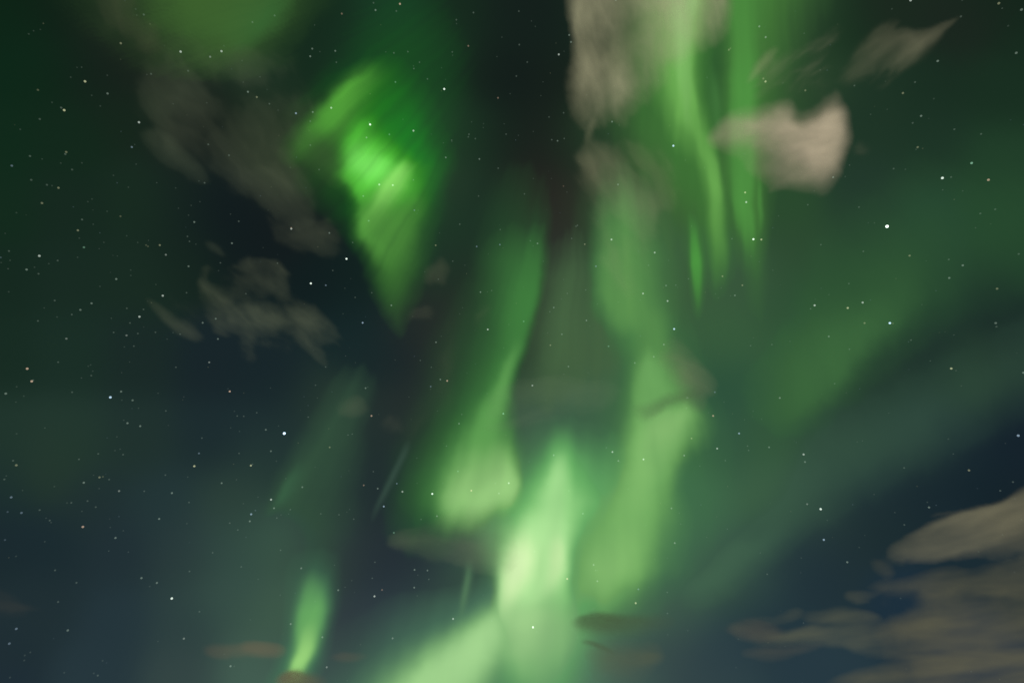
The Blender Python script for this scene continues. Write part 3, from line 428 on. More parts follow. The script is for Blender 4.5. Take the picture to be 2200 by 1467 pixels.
def aurora_step(o, x, y, T):
    """what the bodies of this aurora add to the light T that is already there"""
    xw, yw = warp(x, y, o.get('warp', 8), 90, o['seed'])
    xw, yw = feather(xw, yw, o.get('fe', 40), o['seed'], o.get('conv', CONV))
    T1 = T.copy()
    for p in o['prims']:
        f = prof(xw, yw, p, o.get('sf', 1.0) * ASF * p.get('sf', 1.0))
        T1 = T1 + (soften(h2l(p['c']), o.get('sat', .93), o.get('val', .97)) - T1) * f[..., None]
    dT = np.maximum(T1 - T, 0)
    m = 1 + 2.2 * o.get('rays', 0.16) * rays(xw, yw, o['seed'], o.get('rs', 1.0), o.get('conv', CONV))
    m *= 1 + 0.05 * fbm(x / 70, y / 70, o['seed'] + 8, 2)
    dT = dT * m[..., None]
    dT = dT * rim_fade(x, y)[..., None]
    s = dT.max(-1)
    th = o.get('th', 0.0026)
    k = np.clip((s - th) / (2.5 * th), 0, 1); k = k * k * (3 - 2 * k)
    return dT * k[..., None], s > th

def cloud_step(o, x, y):
    ang = math.radians(o.get('ang', 0)); st = o.get('stretch', 1.6)
    xw, yw = warp(x, y, o.get('warp', 26), o.get('ws', 90), o['seed'], ang, st)
    a = np.zeros(x.shape)
    for p in o['prims']:
        f = prof(xw, yw, p, o.get('sf', 1.0) * CSF)
        f = f * p.get('a', 1.0)
        if p.get('c') == 'cut': a = a * (1 - f)
        else: a = (a ** 2.2 + f ** 2.2) ** (1 / 2.2)          # pieces melt together without a seam
    ca, sa = math.cos(ang), math.sin(ang)
    sc = o.get('ns', 85)
    pk = a.max() + 1e-6
    q = a / pk
    # torn edges: fine turbulence bites most where the cloud is neither thick nor gone
    n2 = fbm((x * ca + y * sa) / (52 * st ** 0.5), (-x * sa + y * ca) / 40, o['seed'] + 70, 4, 0.55)
    q = np.clip(q + o.get('tear', 0.6) * n2 * (q ** 0.7) * (1.05 - q), 0, 1.2)
    n = fbm((xw * ca + yw * sa) / (sc * st * 1.3), (-xw * sa + yw * ca) / (sc * 0.8), o['seed'] + 40, 4, 0.5)
    a = q * pk * o.get('ak', 1.0) * np.clip(1 + 1.7 * o.get('grain', 0.55) * n, 0, 1.9)
    a = np.clip(a, 0, 0.93) * rim_fade(x, y)
    th = o.get('th', 0.02)
    k = np.clip((a - th) / (2.0 * th), 0, 1); k = k * k * (3 - 2 * k)
    return a * k, a > th
# ---- FIELDS END ----
# star catalogue: one line per part of the sky; x,y from the part's corner (in thirds of a pixel), magnitude class and tint
STAR_SKY = {
(0, 0): "925,96,2 777,280,3y 1162,334,4w 1425,331,4w 1352,367,3w 1210,457,2 972,477,2 1595,592,3 1624,144,2 547,525,4y 455,498,1 244,580,2y 692,603,3 590,615,1 413,710,4y 394,694,2 256,767,2 894,788,4w 848,947,3b 426,979,3y 420,992,2 193,1005,2 391,1050,1 76,1067,3b 464,1092,2 201,1158,2 302,1190,2 376,1209,3y 335,1195,1 270,1307,3y 565,1298,1 592,1281,1 106,1369,1 689,1360,1 775,1392,2y 528,1413,2 600,1443,1 1340,930,2 1473,1000,2 1330,663,1 1280,1165,1 1316,1177,2 1130,1210,1 1286,1298,1 1148,1340,1 1250,1429,3 1536,1424,2 1483,1378,1 730,1129,1 876,1057,1 645,683,1 873,60,1 185,220,1 1441,297,1 1565,530,1 690,486,1 130,833,1 335,660,1 527,1049,1 826,1205,1 1213,1385,1 1230,1322,1",
(550, 0): "120,102,2 756,20,2 769,67,3 926,27,4o 903,73,2 552,90,3o 1399,83,2 1289,129,2 1290,154,1 362,315,3 411,334,1 510,329,3 349,364,3 517,402,2 887,342,2 977,334,2 1052,402,2 1013,426,1 1016,443,2 1103,509,2 1366,297,3o 1263,336,2 1265,357,1 1550,366,1 1582,241,1 897,529,3g 1211,574,5w 1557,631,3o 1635,604,1 5,626,3y 86,669,2 484,695,4w 365,722,3 257,730,4b 349,781,2 734,802,5w 1013,842,4w 858,866,3g 711,886,3w 350,935,2 1387,785,1 1464,797,1 1462,822,1 1370,865,2 1366,882,2 1411,893,2 1609,864,2 1259,903,2 1206,920,1 1221,1014,3 1437,1024,3 1558,1083,2 406,1092,2 221,1078,1 1013,1158,2 793,1188,4w 880,1192,4w 690,1262,3 725,1421,3g 1019,1353,3b 1432,1262,2 1311,1443,2 227,1466,3o 142,710,1 728,789,2 377,163,1 1260,912,1",
(1100, 0): "44,74,2 125,137,1 150,172,1 368,227,3 380,272,3 47,289,2 301,352,4w 98,401,2 28,491,2 332,727,2 238,754,2 137,847,1 41,872,1 256,900,2 293,907,3 336,892,2 644,784,3 690,806,1 1591,172,3w 1632,241,3w 1395,322,3y 1405,313,2y 1255,500,1 1617,507,3y 1631,526,4y 1038,939,5b 137,1149,1 331,1198,2o 682,1188,3 1115,1031,1 80,1248,2 1500,1239,4y 1507,1301,4w 412,1456,2 421,1450,2 553,1424,1 668,2,3 1155,1455,1 186,617,1",
(1650, 0): "918,3,4w 1485,23,3y 797,59,1 1631,64,3 1241,108,2 1597,342,3 1092,394,3 1545,168,1 946,530,2 556,552,2 240,583,3y 868,600,3y 1067,636,1 660,737,1 985,747,3 931,792,2 1199,833,2 1371,863,2 963,948,3y 953,962,1 1310,1050,4g 1122,1146,5w 1178,1140,2 1418,1158,4o 808,1086,2 419,1141,3 497,1137,1 256,1318,2 585,1333,2 1366,1374,2 1462,1347,2 766,1457,6w 685,1434,1 336,452,1 1250,3,1 884,1090,1 68,1390,1",
(0, 490): "501,15,3y 58,148,2 4,189,2b 253,179,4w 371,209,2 171,267,3 222,252,1 248,294,2 540,124,3g 499,188,1 510,65,1 314,229,1 815,50,1 886,93,1 940,110,2y 952,118,2y 1028,110,3y 1067,172,3w 668,92,1 841,270,1 842,305,1 748,328,3 1003,363,1 1206,54,2 1219,86,2 1260,104,1 1492,98,3 1418,224,2 1213,246,3 1406,274,1 1200,416,2 1047,435,4w 352,466,2 589,484,3 517,526,3 462,556,2 367,572,1 244,597,2 816,516,2 923,523,2 897,570,4w 836,610,2 1304,609,3 1388,583,3 731,671,2 887,678,2 814,690,3w 1000,670,2 1113,672,1 1159,682,2 1075,714,1 1402,713,3 427,711,3w 861,759,2 800,764,1 374,862,2 583,880,1 568,888,1 597,920,1 587,948,2 175,904,4o 204,985,4o 213,978,2 1346,863,3w 1132,895,2 37,1064,3 153,1080,1 464,1055,2 710,1088,5b 779,1051,3 853,1107,3 784,1106,1 1017,1062,1 1478,1050,4o 1467,1033,1 1067,1175,2 1526,1208,2 1568,1210,2 1484,1284,1 820,1254,3 902,1273,3 796,1235,1 1299,1350,2 107,1322,1 752,1342,1 632,1451,2 773,1421,1 740,1430,1 792,1456,2 1280,1448,3b 1538,1448,2 1541,1307,1 1582,422,2 56,410,1 643,375,1 891,1158,1 107,1020,1 1508,1178,1",
(550, 490): "227,5,4w 472,32,3 622,93,2 582,198,5w 138,226,2 494,273,2 353,356,5w 449,368,3b 745,416,2 638,446,2 572,387,1 871,497,3 686,609,4b 560,551,1 1086,281,1 1173,329,2 1156,111,3y 1266,213,2 1344,239,1 1420,119,3b 1569,107,3b 1571,10,2 1444,412,3 1489,410,1 1516,402,2 1329,512,1 1491,652,4w 1311,552,1 1158,734,3 1057,851,2 1128,895,2 895,848,1 1186,973,3 1230,982,4o 1124,1019,3b 1123,1036,1 448,893,2 383,1010,2 705,1029,3 719,1022,1 984,1086,1 395,1092,1 336,1215,2 743,1207,4o 1167,1176,1 1324,1198,2 1306,1257,3 1591,1193,4g 592,1330,2 619,1324,2 474,1409,3y 63,1296,3 182,1320,6b 96,1434,3 1225,1401,2 1487,1064,1 93,1028,1 5,1187,2 145,1272,1 1593,770,1",
(1100, 490): "118,82,2 136,116,1 164,99,3 384,67,2 468,104,3y 640,74,4w 540,246,3b 918,158,4w 878,240,2 1007,208,1 1135,326,2 991,370,3 1054,367,2 1354,310,3y 1482,368,3y 1434,433,3 1407,435,1 1346,385,1 843,421,4w 1001,469,4w 474,398,2 356,420,2 317,456,1 269,511,3 243,538,2 332,331,1 479,594,3 75,600,3g 321,683,3 621,760,3g 247,753,3y 1043,649,5b 977,749,3w 912,827,3w 790,867,3 363,890,3 490,931,1 131,1012,4w 1415,69,2 1553,72,5w 1604,74,4y 1535,756,2 1305,1055,3b 1364,1119,1 1128,1091,3w 1122,1158,2 1294,1207,4o 1551,1177,1 1606,1228,1 1461,1320,4b 1320,1417,4w 1155,1352,3y 1515,1401,2 1522,1429,2 646,1439,4w 607,1412,2 268,1460,3w 1108,1462,3w 682,476,1 1496,1232,1 783,1162,1",
(1650, 490): "340,107,2 613,150,2 911,178,3y 1163,202,2 1253,240,3 1613,167,2 31,271,1 520,357,2 1166,321,3 1474,390,3y 300,497,4w 274,519,2 392,428,1 513,514,4y 609,479,4w 621,611,3y 784,611,5b 804,613,2y 1465,611,3 1470,634,2 391,697,3 524,779,2 920,720,2 25,749,2 141,728,1 1179,903,4y 429,1000,2 76,1092,3w 7,1409,3 229,1455,4w 1610,1334,4b 1160,1356,1 1644,930,3",
(0, 977): "84,37,2 105,66,3y 28,157,2 72,272,3b 49,366,2b 138,372,3b 255,354,2 320,421,2 329,434,1 508,28,2 539,178,3 640,144,3y 662,140,2y 702,158,2 638,216,1 766,232,3w 928,233,2 1106,245,3 1250,72,4y 1216,305,2 1064,129,2 1208,142,1 1426,181,3 1614,68,4y 1624,60,2 563,296,2 459,307,2 431,308,1 616,335,2 527,362,1 533,462,4o 1024,411,3 1616,381,4b 1643,357,2b 1607,426,3 1478,438,2 1530,482,2 32,546,2b 743,533,3 288,557,1 103,651,1 826,624,1 793,487,1 1368,628,2 354,741,2 492,821,2 1552,719,2 1219,748,2 910,791,3 1009,822,3 963,845,1 1105,922,5w 374,944,2 1283,1007,2 105,1117,3b 436,1127,3 60,1212,3b 1183,1180,3w 195,1268,1 156,1320,1 159,1288,1 660,1322,1 413,1399,1 603,1403,1 629,1417,2 1483,1357,3 1507,1358,1 64,1430,1 1566,313,1 1202,441,1 350,203,1",
(550, 977): "298,207,3 97,287,4w 116,342,3 221,351,2 134,405,2 161,385,1 13,271,1 417,378,2 534,384,2 755,107,2 693,195,3o 783,216,3 906,184,3b 942,236,4w 822,331,4b 629,412,2 602,350,1 1134,250,5w 1062,414,2 1164,393,3w 887,500,3g 1299,105,3g 1539,183,2 1626,181,4w 1385,229,4o 1563,247,3w 1282,410,1 1277,434,1 158,612,2 291,728,3w 765,689,2 748,792,2 616,807,1 1020,738,3 1103,742,3 1112,799,2 1041,772,1 1018,852,3 1037,905,1 811,867,3o 762,908,4w 529,869,3 573,850,1 223,1086,3w 427,1171,3w 1268,1053,4w 879,1178,3w 455,1364,3w 192,152,1 131,40,1 1035,20,1 380,941,1 1036,182,1",
(1100, 977): "110,44,1 684,38,3w 846,28,4w 1372,36,2 230,188,1 366,230,2 456,377,3 145,620,2 1026,343,3w 1047,566,3w 525,706,3w 538,742,2 551,742,1 549,811,3w 355,796,4o 813,863,3b 999,883,2 796,952,4y 1000,1018,2 135,1107,5w 1130,1128,1 1642,766,2 683,1153,1",
(1650, 977): "238,45,3 876,83,2 1293,99,3y 1576,174,2 1494,230,2 252,316,3w 339,348,5w 381,420,1 1036,337,3 1025,304,1 877,449,2 359,545,4b 214,662,1 510,689,3 853,921,1 587,594,1",
}
# places of the sky that a person could find, used to tell the stars apart
MARKS = [
 (450, 60, 'the green patch at the top left'), (760, 280, 'the bright green flame'), (850, 560, 'the tapering tip of the green flame'),
 (400, 230, 'the grey smoke like cloud'), (540, 650, 'the grey S shaped cloud'), (380, 690, 'the comma shaped wisp'), (690, 500, 'the ragged dark tuft'),
 (1120, 600, 'the slim green ribbon'), (1030, 1030, 'the pale foot of the slim ribbon'), (1180, 1150, 'the brightest green pillar'), (1380, 1000, 'the tall green column'),
 (1350, 550, 'the upper end of the tall column'), (1480, 790, 'the mauve cloud'), (1180, 860, 'the dull central cloud smear'), (1320, 120, 'the tall beige cloud'), (1320, 380, 'the ragged grey cloud'),
 (1480, 250, 'the falling green stream'), (1600, 450, 'the straight strand end'), (1720, 300, 'the pinkish hook cloud'), (1950, 100, 'the feathery cloud'),
 (1800, 750, 'the soft green band on the right'), (1600, 1170, 'the faint lower right band'), (2080, 1120, 'the wedge shaped cloud'), (1900, 1280, 'the blue hole in the cloud bank'),
 (1300, 1340, 'the dark lens shaped cloud'), (950, 1400, 'the wide pale sweep at the bottom'), (665, 1330, 'the small green torch'), (540, 1390, 'the orange cloud strip'),
 (870, 1160, 'the long grey brown cloud'), (835, 1030, 'the thin pale thread'), (680, 970, 'the dim streak on the left'), (930, 800, 'the brownish cloud lane'),
 (50, 1290, 'the faint cloud at the left edge'), (100, 50, 'the top left corner'), (100, 500, 'the left edge, upper third'), (100, 850, 'the left edge, lower middle'), (250, 1080, 'the dark blue lower left sky'),
 (1100, 80, 'the dark gap at the top centre'), (1050, 330, 'the dark lane right of the flame'), (2120, 330, 'the right edge, upper third'), (1950, 500, 'the brightest white star'), (2130, 700, 'the right edge, middle'), (2130, 960, 'the navy right edge sky'), (290, 720, 'the sky left of the comma wisp'), (300, 1370, 'the bottom left corner')]

# ---------------------------------------------------------------- geometry of the sky
FOC = W0 * LENS / 36.0
cp, sp = math.cos(R(PITCH)), math.sin(R(PITCH))
def ray(x, y):
    """unit direction of a place of the sky; azimuth and elevation follow from it"""
    cx = (np.asarray(x, float) - W0 / 2) / FOC; cy = (H0 / 2 - np.asarray(y, float)) / FOC
    d = np.stack([cx, cp - cy * sp, sp + cy * cp], -1)
    return d / np.linalg.norm(d, axis=-1, keepdims=True)
CAM = np.array((0, 0, 0.017))

# the sky background follows the elevation
els = [(-4, 1700)] + [(e_, None) for e_ in (12, 20, 31, 45, 60, 76)]
cr = ramp.color_ramp
for el_ in (0, 8, 16, 24, 34, 46, 60, 76):
    yy = H0 / 2 - math.tan(R(max(el_, -10) - PITCH)) * FOC
    c = base_rgb(np.array([yy]))[0]
    p_ = min(max((el_ + 4) / 80.0, 0), 1)
    if el_ == 0: s_ = cr.elements[0]; s_.position = p_
    elif el_ == 76: s_ = cr.elements[-1]; s_.position = 1.0
    else: s_ = cr.elements.new(p_)
    s_.color = (*[float(v) for v in c], 1)

def link(o, parent=None):
    scene.collection.objects.link(o); o.parent = parent
    return o

def sheet_mesh(name, i0, j0, xs, ys, keep, dist, th, attr, vals, kind):
    """closed thin body: a front and a back surface that meet along the outline. xs, ys, dist, th, vals on one grid; keep marks its cells"""
    ny, nx = xs.shape
    q = keep[:-1, :-1] | keep[1:, :-1] | keep[:-1, 1:] | keep[1:, 1:]
    used = np.zeros((ny, nx), bool)
    used[:-1, :-1] |= q; used[1:, :-1] |= q; used[:-1, 1:] |= q; used[1:, 1:] |= q
    qp = np.pad(q, 1)
    inner = qp[:-1, :-1] & qp[1:, :-1] & qp[:-1, 1:] & qp[1:, 1:]      # vertices whose four cells all exist
    rim = used & ~inner
    th = np.where(rim, 0.0, th)
    front = np.full((ny, nx), -1); front[used] = np.arange(used.sum()); nf = int(used.sum())
    back = front.copy(); back[inner] = nf + np.arange(inner.sum()); nb = int(inner.sum())
    d = ray(xs, ys)
    pf = CAM + d * (dist * (1 - th))[..., None]; pb = CAM + d * (dist * (1 + th))[..., None]
    co = np.concatenate([pf[used], pb[inner]]).astype(np.float32)
    centre = co.mean(0); co -= centre
    jj, ii = np.nonzero(q)
    F = np.stack([front[jj, ii], front[jj + 1, ii], front[jj + 1, ii + 1], front[jj, ii + 1]], -1)
    B = np.stack([back[jj, ii], back[jj, ii + 1], back[jj + 1, ii + 1], back[jj + 1, ii]], -1)
    faces = np.concatenate([F, B]).astype(np.int32)
    me = bpy.data.meshes.new(name)
    me.vertices.add(len(co)); me.vertices.foreach_set('co', co.ravel())
    me.loops.add(faces.size); me.loops.foreach_set('vertex_index', faces.ravel())
    me.polygons.add(len(faces)); me.polygons.foreach_set('loop_start', np.arange(0, faces.size, 4, dtype=np.int32))
    me.polygons.foreach_set('use_smooth', np.ones(len(faces), bool))
    me.update(calc_edges=True)
    if kind == 'color':
        v = np.concatenate([vals[used], vals[inner]]); v = np.concatenate([v, np.ones((len(v), 1))], 1)
        at = me.attributes.new(attr, 'FLOAT_COLOR', 'POINT'); at.data.foreach_set('color', v.astype(np.float32).ravel())
    else:
        v = np.concatenate([vals[used], vals[inner]])
        at = me.attributes.new(attr, 'FLOAT', 'POINT'); at.data.foreach_set('value', v.astype(np.float32).ravel())
    o = bpy.data.objects.new(name, me); o.location = [float(c) for c in centre]
    return link(o)

def biggest(keep, frac):
    """keep the pieces that have at least frac of the largest piece's cells"""
    lab_ = np.zeros(keep.shape, int); n = 0; sizes = [0]
    ny, nx = keep.shape
    todo = keep.copy()
    for j, i in zip(*np.nonzero(keep)):
        if not todo[j, i]: continue
        n += 1; st_ = [(j, i)]; todo[j, i] = False; c = 0
        while st_:
            a, b = st_.pop(); lab_[a, b] = n; c += 1
            for u, v in ((a + 1, b), (a - 1, b), (a, b + 1), (a, b - 1)):
                if 0 <= u < ny and 0 <= v < nx and todo[u, v]: todo[u, v] = False; st_.append((u, v))
        sizes.append(c)
    sizes = np.array(sizes)
    if n == 0: return keep
    return (sizes >= frac * sizes.max())[lab_] & keep

# ---------------------------------------------------------------- materials
def new_mat(name):
    m = bpy.data.materials.new(name); m.use_nodes = True; m.node_tree.nodes.clear()
    m.cycles.emission_sampling = 'NONE'
    return m, m.node_tree
def aurora_mat():
    """excited air: shines in its own colour and hides nothing behind it"""
    m, t = new_mat('aurora_light')
    o = N(t, 'ShaderNodeOutputMaterial'); add = N(t, 'ShaderNodeAddShader'); em = N(t, 'ShaderNodeEmission'); tr = N(t, 'ShaderNodeBsdfTransparent')
    at = N(t, 'ShaderNodeAttribute', attribute_name='glow')
    tcn = N(t, 'ShaderNodeTexCoord'); no = N(t, 'ShaderNodeTexNoise'); no.inputs['Scale'].default_value = 6.0; no.inputs['Detail'].default_value = 2.0
    mrn = N(t, 'ShaderNodeMapRange'); mrn.inputs[3].default_value = 0.95; mrn.inputs[4].default_value = 1.05
    t.links.new(tcn.outputs['Generated'], no.inputs['Vector']); t.links.new(no.outputs[0], mrn.inputs[0])
    t.links.new(at.outputs['Color'], em.inputs['Color']); t.links.new(mrn.outputs[0], em.inputs['Strength'])
    t.links.new(em.outputs[0], add.inputs[0]); t.links.new(tr.outputs[0], add.inputs[1]); t.links.new(add.outputs[0], o.inputs[0])
    return m
def cloud_mat(name, lit_colour):
    """water droplets: lit by the lamp and the aurora; thin where the density is low"""
    m, t = new_mat(name)
    o = N(t, 'ShaderNodeOutputMaterial'); mix = N(t, 'ShaderNodeMixShader'); di = N(t, 'ShaderNodeBsdfDiffuse'); tr = N(t, 'ShaderNodeBsdfTransparent')
    at = N(t, 'ShaderNodeAttribute', attribute_name='droplets')
    di.inputs['Color'].default_value = (*[float(min(v, 0.95)) for v in lit_colour], 1)
    tcn = N(t, 'ShaderNodeTexCoord'); no = N(t, 'ShaderNodeTexNoise'); no.inputs['Scale'].default_value = 5.0; no.inputs['Detail'].default_value = 4.0
    mrn = N(t, 'ShaderNodeMapRange'); mrn.inputs[3].default_value = 0.9; mrn.inputs[4].default_value = 1.1
    mul = N(t, 'ShaderNodeMath', operation='MULTIPLY', use_clamp=True)
    t.links.new(tcn.outputs['Generated'], no.inputs['Vector']); t.links.new(no.outputs[0], mrn.inputs[0])
    t.links.new(at.outputs['Fac'], mul.inputs[0]); t.links.new(mrn.outputs[0], mul.inputs[1])
    t.links.new(mul.outputs[0], mix.inputs[0]); t.links.new(tr.outputs[0], mix.inputs[1]); t.links.new(di.outputs[0], mix.inputs[2]); t.links.new(mix.outputs[0], o.inputs[0])
    return m
AM = aurora_mat()

# ---------------------------------------------------------------- the light of the sky on one common grid of directions
ST = 4
gx = np.arange(-170, 2371, ST, dtype=float); gy = np.arange(-170, 1641, ST, dtype=float)
GXX, GYY = np.meshgrid(gx, gy)
SUB = 6
gs = glow_rgb(GXX[::SUB, ::SUB], GYY[::SUB, ::SUB])
def upsample(a, ny, nx):
    v = np.arange(nx) / SUB; h = np.arange(ny) / SUB
    t_ = np.stack([np.stack([np.interp(v, np.arange(a.shape[1]), a[j, :, c]) for c in range(3)], -1) for j in range(a.shape[0])])
    j0 = np.clip(np.floor(h).astype(int), 0, a.shape[0] - 1); j1 = np.clip(j0 + 1, 0, a.shape[0] - 1); f = (h - np.floor(h))[:, None, None]
    return t_[j0] * (1 - f) + t_[j1] * f
T = np.maximum(upsample(gs, *GXX.shape), base_rgb(GYY))

def elev(x, y): return np.arcsin(ray(x, y)[..., 2])

# the sky itself: a dome whose own light follows the direction (night blue low down, diffuse green airglow higher up)
azs = np.radians(np.concatenate([np.arange(-180, -66, 6.0), np.arange(-66, 66, 0.8), np.arange(66, 180.1, 6.0)]))
eld = np.radians(np.arange(-5, 90.1, 0.8))
AZ, EL = np.meshgrid(azs, eld)
D = np.stack([np.sin(AZ) * np.cos(EL), np.cos(AZ) * np.cos(EL), np.sin(EL)], -1)
fw = D[..., 1] * cp + D[..., 2] * sp; up = -D[..., 1] * sp + D[..., 2] * cp
ok = fw > 0.25; fs = np.where(ok, fw, 0.25)
dx_ = W0 / 2 + D[..., 0] / fs * FOC; dy_ = H0 / 2 - up / fs * FOC
g_ = glow_rgb(dx_, dy_)
far = np.clip(np.maximum(np.maximum(-dx_ - 60, dx_ - 2260), np.maximum(-dy_ - 60, dy_ - 1530)) / 900.0, 0, 1)
far = np.where(ok, far, 1.0)[..., None]; far = far * far * (3 - 2 * far)
b_ = base_rgb(H0 / 2 - np.tan(np.clip(EL, -0.1, 1.5) - R(PITCH)) * FOC) * 1.3
g_ = np.maximum(g_, base_rgb(dy_)) * (1 - far) + b_ * far
ny, nx = AZ.shape
me = bpy.data.meshes.new('sky')
idx = np.arange(ny * nx).reshape(ny, nx)
fc = np.stack([idx[:-1, :-1], idx[:-1, 1:], idx[1:, 1:], idx[1:, :-1]], -1).reshape(-1, 4).astype(np.int32)
me.vertices.add(ny * nx); me.vertices.foreach_set('co', (CAM + D * 6000.0).astype(np.float32).ravel())
me.loops.add(fc.size); me.loops.foreach_set('vertex_index', fc.ravel())
me.polygons.add(len(fc)); me.polygons.foreach_set('loop_start', np.arange(0, fc.size, 4, dtype=np.int32))
me.update(calc_edges=True)
at = me.attributes.new('glow', 'FLOAT_COLOR', 'POINT')
at.data.foreach_set('color', np.concatenate([g_, np.ones((ny, nx, 1))], -1).astype(np.float32).ravel())
m, t = new_mat('night_sky')
o_ = N(t, 'ShaderNodeOutputMaterial'); em = N(t, 'ShaderNodeEmission'); at_ = N(t, 'ShaderNodeAttribute', attribute_name='glow')
t.links.new(at_.outputs['Color'], em.inputs['Color']); t.links.new(em.outputs[0], o_.inputs[0]); me.materials.append(m)
o = link(bpy.data.objects.new('sky', me)); o['kind'] = 'structure'

def window(o_):
    x0, x1, y0, y1 = bbox(o_)
    i0 = max(0, int((x0 - gx[0]) // ST)); i1 = min(len(gx), int((x1 - gx[0]) // ST) + 2)
    j0 = max(0, int((y0 - gy[0]) // ST)); j1 = min(len(gy), int((y1 - gy[0]) // ST) + 2)
    return np.s_[j0:j1, i0:i1]

KIND_NAME = {}
for a_ in AURORAS:
    s = window(a_); xs, ys = GXX[s], GYY[s]
    # a curtain hangs along the field lines: its distance grows with elevation, with folds from side to side
    folds = 0.03 * gnoise(xs / 140.0, ys / 600.0, a_['seed'] + 2)
    e_ = elev(xs, ys)
    dist = a_['R'] * (0.9 + 0.25 * (1 - np.sin(e_))) * (1 + folds)
    nm = 'aurora_streak' if 'thread' in a_['key'] else 'aurora_band' if 'band' in a_['key'] else 'aurora_curtain'
    P = a_['prims']
    layers = [('aurora', P)] if len(P) < 3 else [('outer_veil', P[:1]), ('bright_core', P[1:])]
    root = None
    if len(layers) > 1:
        root = bpy.data.objects.new(nm, None); link(root)
        bx, by = float(xs.mean()), float(ys.max())
        root.location = (CAM + ray(bx, by) * a_['R']).tolist()
    for ln, pr in layers:
        q_ = dict(a_); q_['prims'] = pr
        dT, keep = aurora_step(q_, xs, ys, T[s])
        keep = biggest(keep, 0.9)
        T[s] += dT
        st = dT.max(-1); amt = np.sqrt(np.clip(st / (st.max() + 1e-9), 0, 1))
        o = sheet_mesh(nm if root is None else ln, 0, 0, xs, ys, keep, dist * (0.99 if ln == 'bright_core' else 1), 0.02 * amt, 'glow', dT * 0.5, 'color')
        o.data.materials.append(AM)
        if root is not None:
            o.parent = root; o.location = o.location - root.location
    r_ = root or o
    r_['label'] = a_['label']; r_['category'] = 'aurora'; r_['group'] = 'aurora forms across the night sky'

for c_ in CLOUDS:
    s = window(c_); xs, ys = GXX[s], GYY[s]
    al, keep = cloud_step(c_, xs, ys)
    keep = biggest(keep, c_.get('bits', 0.9))
    e_ = elev(xs, ys)
    dist = (30.0 + (c_['seed'] % 9) * 0.35) / np.sin(e_) * 1.0
    a1 = 1 - np.sqrt(1 - al)
    puff = np.sqrt(np.clip(al / (al.max() + 1e-9), 0, 1))
    o = sheet_mesh('cloud', 0, 0, xs, ys, keep, dist, 0.02 * puff, 'droplets', a1, 'float')
    tint = np.array(c_.get('tint', (1, 1, 1)))  # dimmer lighting and green aurora light are put into each cloud's colour
    o.data.materials.append(cloud_mat('cloud_droplets_' + c_['key'], np.array((0.86, 0.86, 0.86)) * c_['C'] * tint))
    o['label'] = c_['label']; o['category'] = 'cloud'; o['group'] = 'clouds drifting across the night sky'

# ---------------------------------------------------------------- stars
m, t = new_mat('starlight')
o_ = N(t, 'ShaderNodeOutputMaterial'); em = N(t, 'ShaderNodeEmission'); oi = N(t, 'ShaderNodeObjectInfo')
tr = N(t, 'ShaderNodeBsdfTransparent'); add = N(t, 'ShaderNodeAddShader')
t.links.new(oi.outputs['Color'], em.inputs['Color']); t.links.new(em.outputs[0], add.inputs[0]); t.links.new(tr.outputs[0], add.inputs[1]); t.links.new(add.outputs[0], o_.inputs[0]); SM = m
em.inputs['Strength'].default_value = 0.5          # each sight line crosses the near and the far side of the ball
def ico(radius, n=1):
    import bmesh
    bm = bmesh.new(); bmesh.ops.create_icosphere(bm, subdivisions=n, radius=radius)
    v = np.array([q.co[:] for q in bm.verts]); f = [[q.index for q in p.verts] for p in bm.faces]
    bm.free(); return v, f
SD = 1500.0
PX = SD / FOC
RAD = {1: 1.4, 2: 1.55, 3: 1.7, 4: 1.85, 5: 2.0, 6: 2.6}
LUM = {1: 0.03, 2: 0.062, 3: 0.14, 4: 0.36, 5: 0.9, 6: 2.2}
COL = {'': (.72, .95, .78), 'w': (.86, 1., .88), 'y': (.90, .94, .55), 'o': (1., .70, .50), 'b': (.58, .80, 1.), 'g': (.50, 1., .68)}
CN = {'': 'pale', 'w': 'white', 'y': 'yellow', 'o': 'orange', 'b': 'blue', 'g': 'green tinted'}
SN = {1: 'barely visible', 2: 'faint', 3: 'small', 4: 'bright', 5: 'very bright', 6: 'brilliant'}
smesh = {}
for k, r in RAD.items():
    v, f = ico(r * PX, 2)
    me = bpy.data.meshes.new('star'); me.from_pydata(v.tolist(), [], f); me.materials.append(SM); smesh[k] = me
stars = []
for (ox, oy), line in STAR_SKY.items():
    for tok in line.split():
        a_, b_, c_ = tok.split(',')
        stars.append((ox + int(a_) / 2.9945, oy + int(b_) / 2.9945, int(c_[0]), c_[1:]))
rnd = random.Random(4)
order = sorted(range(len(stars)), key=lambda i: (-stars[i][2], i))
single, rest = order[:300], order[300:]
def side(dx, dy):
    if abs(dx) < 34 and abs(dy) < 34: return 'at'
    if abs(dx) > 2.2 * abs(dy): return 'right of' if dx > 0 else 'left of'
    if abs(dy) > 2.2 * abs(dx): return 'below' if dy > 0 else 'above'
    return ('below and ' if dy > 0 else 'above and ') + ('right of' if dx > 0 else 'left of')
keyed = {}
for i in single:
    x, y, mag, col = stars[i]
    mk = min(MARKS, key=lambda q: (q[0] - x) ** 2 + (q[1] - y) ** 2)
    keyed.setdefault((mag, col, mk[2], side(x - mk[0], y - mk[1])), []).append(i)
lab = {}
ORD = ['leftmost', 'second from left', 'third from left', 'fourth from left', 'fifth from left', 'sixth from left', 'seventh from left', 'eighth from left']
NUM = ['', '', 'two', 'three', 'four', 'five', 'six', 'seven', 'eight', 'nine']
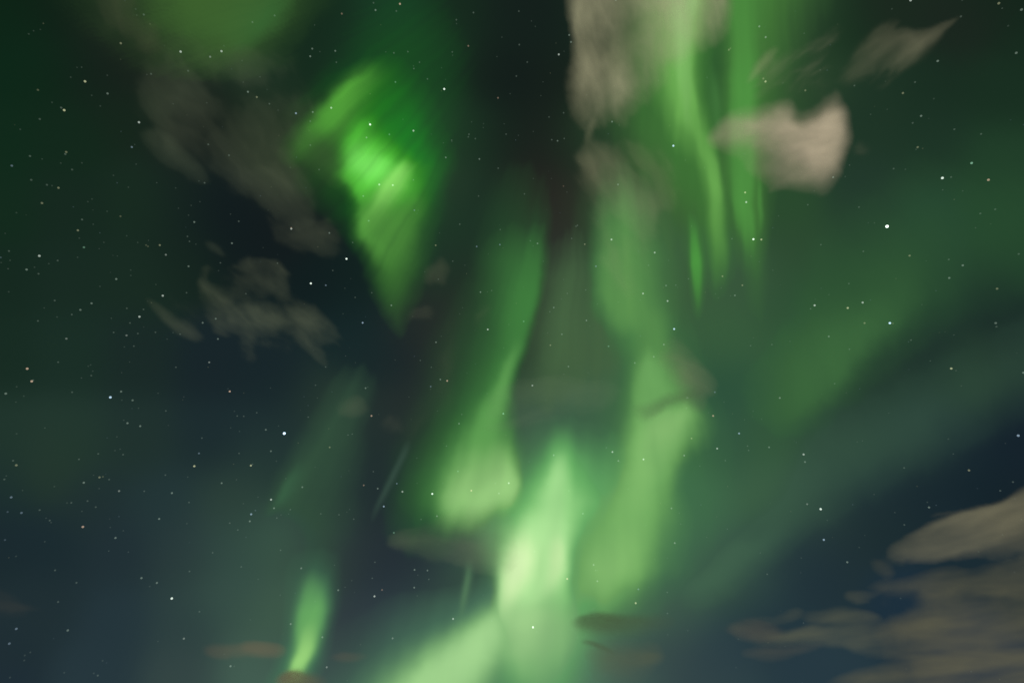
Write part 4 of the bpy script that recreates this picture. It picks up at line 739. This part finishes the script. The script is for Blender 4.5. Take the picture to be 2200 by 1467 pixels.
for (mag, col, mk, sd), ids in keyed.items():
    ids.sort(key=lambda i: stars[i][0])
    for n, i in enumerate(ids):
        base = '%s %s star' % (SN[mag], CN[col])
        if len(ids) == 1: lab[i] = '%s %s %s' % (base, sd, mk)
        elif len(ids) == 2: lab[i] = '%s %s %s %s' % (('left', 'right')[n], base, sd, mk)
        else: lab[i] = '%s %s %s %s' % (ORD[n] if n < len(ids) - 1 else 'rightmost', base, sd, mk)
lab_over = {}
for i in single:
    x, y, mag, col = stars[i]
    o = bpy.data.objects.new('star', smesh[mag]); link(o)
    o.location = (CAM + ray(x, y) * (SD + rnd.uniform(0, 60))).tolist()
    c = COL[col]; L = LUM[mag] * rnd.uniform(0.85, 1.15)
    o.color = (c[0] * L, c[1] * L, c[2] * L, 1)
    o['label'] = lab[i]; o['category'] = 'star'; o['group'] = 'stars of the night sky'
# the faintest ones nobody would count: one object per scatter, brightness kept per star as an attribute
V, F_, CC = [], [], []
extra = [(stars[i][0], stars[i][1], stars[i][2], stars[i][3]) for i in rest]
for k in range(420):
    extra.append((rnd.uniform(-160, 2360), rnd.uniform(-160, 1500), 0, rnd.choice(['', '', 'b', 'y', 'w'])))
n0 = 0
for (x, y, mag, col) in extra:
    v, f = ico((RAD[mag] if mag else 1.15) * PX, 1)
    p = CAM + ray(x, y) * (SD + 30)
    V.append(v + p); F_ += [[q + n0 for q in ff] for ff in f]; n0 += len(v)
    L = (LUM[mag] if mag else rnd.uniform(0.01, 0.05)); CC += [tuple(q * L for q in COL[col]) + (1,)] * len(v)
me = bpy.data.meshes.new('faint_stars'); me.from_pydata(np.concatenate(V).tolist(), [], F_)
at = me.attributes.new('glow', 'FLOAT_COLOR', 'POINT'); at.data.foreach_set('color', np.array(CC, np.float32).ravel())
m, t = new_mat('faint_starlight')
o_ = N(t, 'ShaderNodeOutputMaterial'); em = N(t, 'ShaderNodeEmission'); at_ = N(t, 'ShaderNodeAttribute', attribute_name='glow')
tr = N(t, 'ShaderNodeBsdfTransparent'); add = N(t, 'ShaderNodeAddShader'); em.inputs['Strength'].default_value = 0.5
t.links.new(at_.outputs['Color'], em.inputs['Color']); t.links.new(em.outputs[0], add.inputs[0]); t.links.new(tr.outputs[0], add.inputs[1]); t.links.new(add.outputs[0], o_.inputs[0]); me.materials.append(m)
o = link(bpy.data.objects.new('faint_stars', me))
o['label'] = 'countless faint stars dusted over the whole night sky'; o['category'] = 'stars'; o['kind'] = 'stuff'
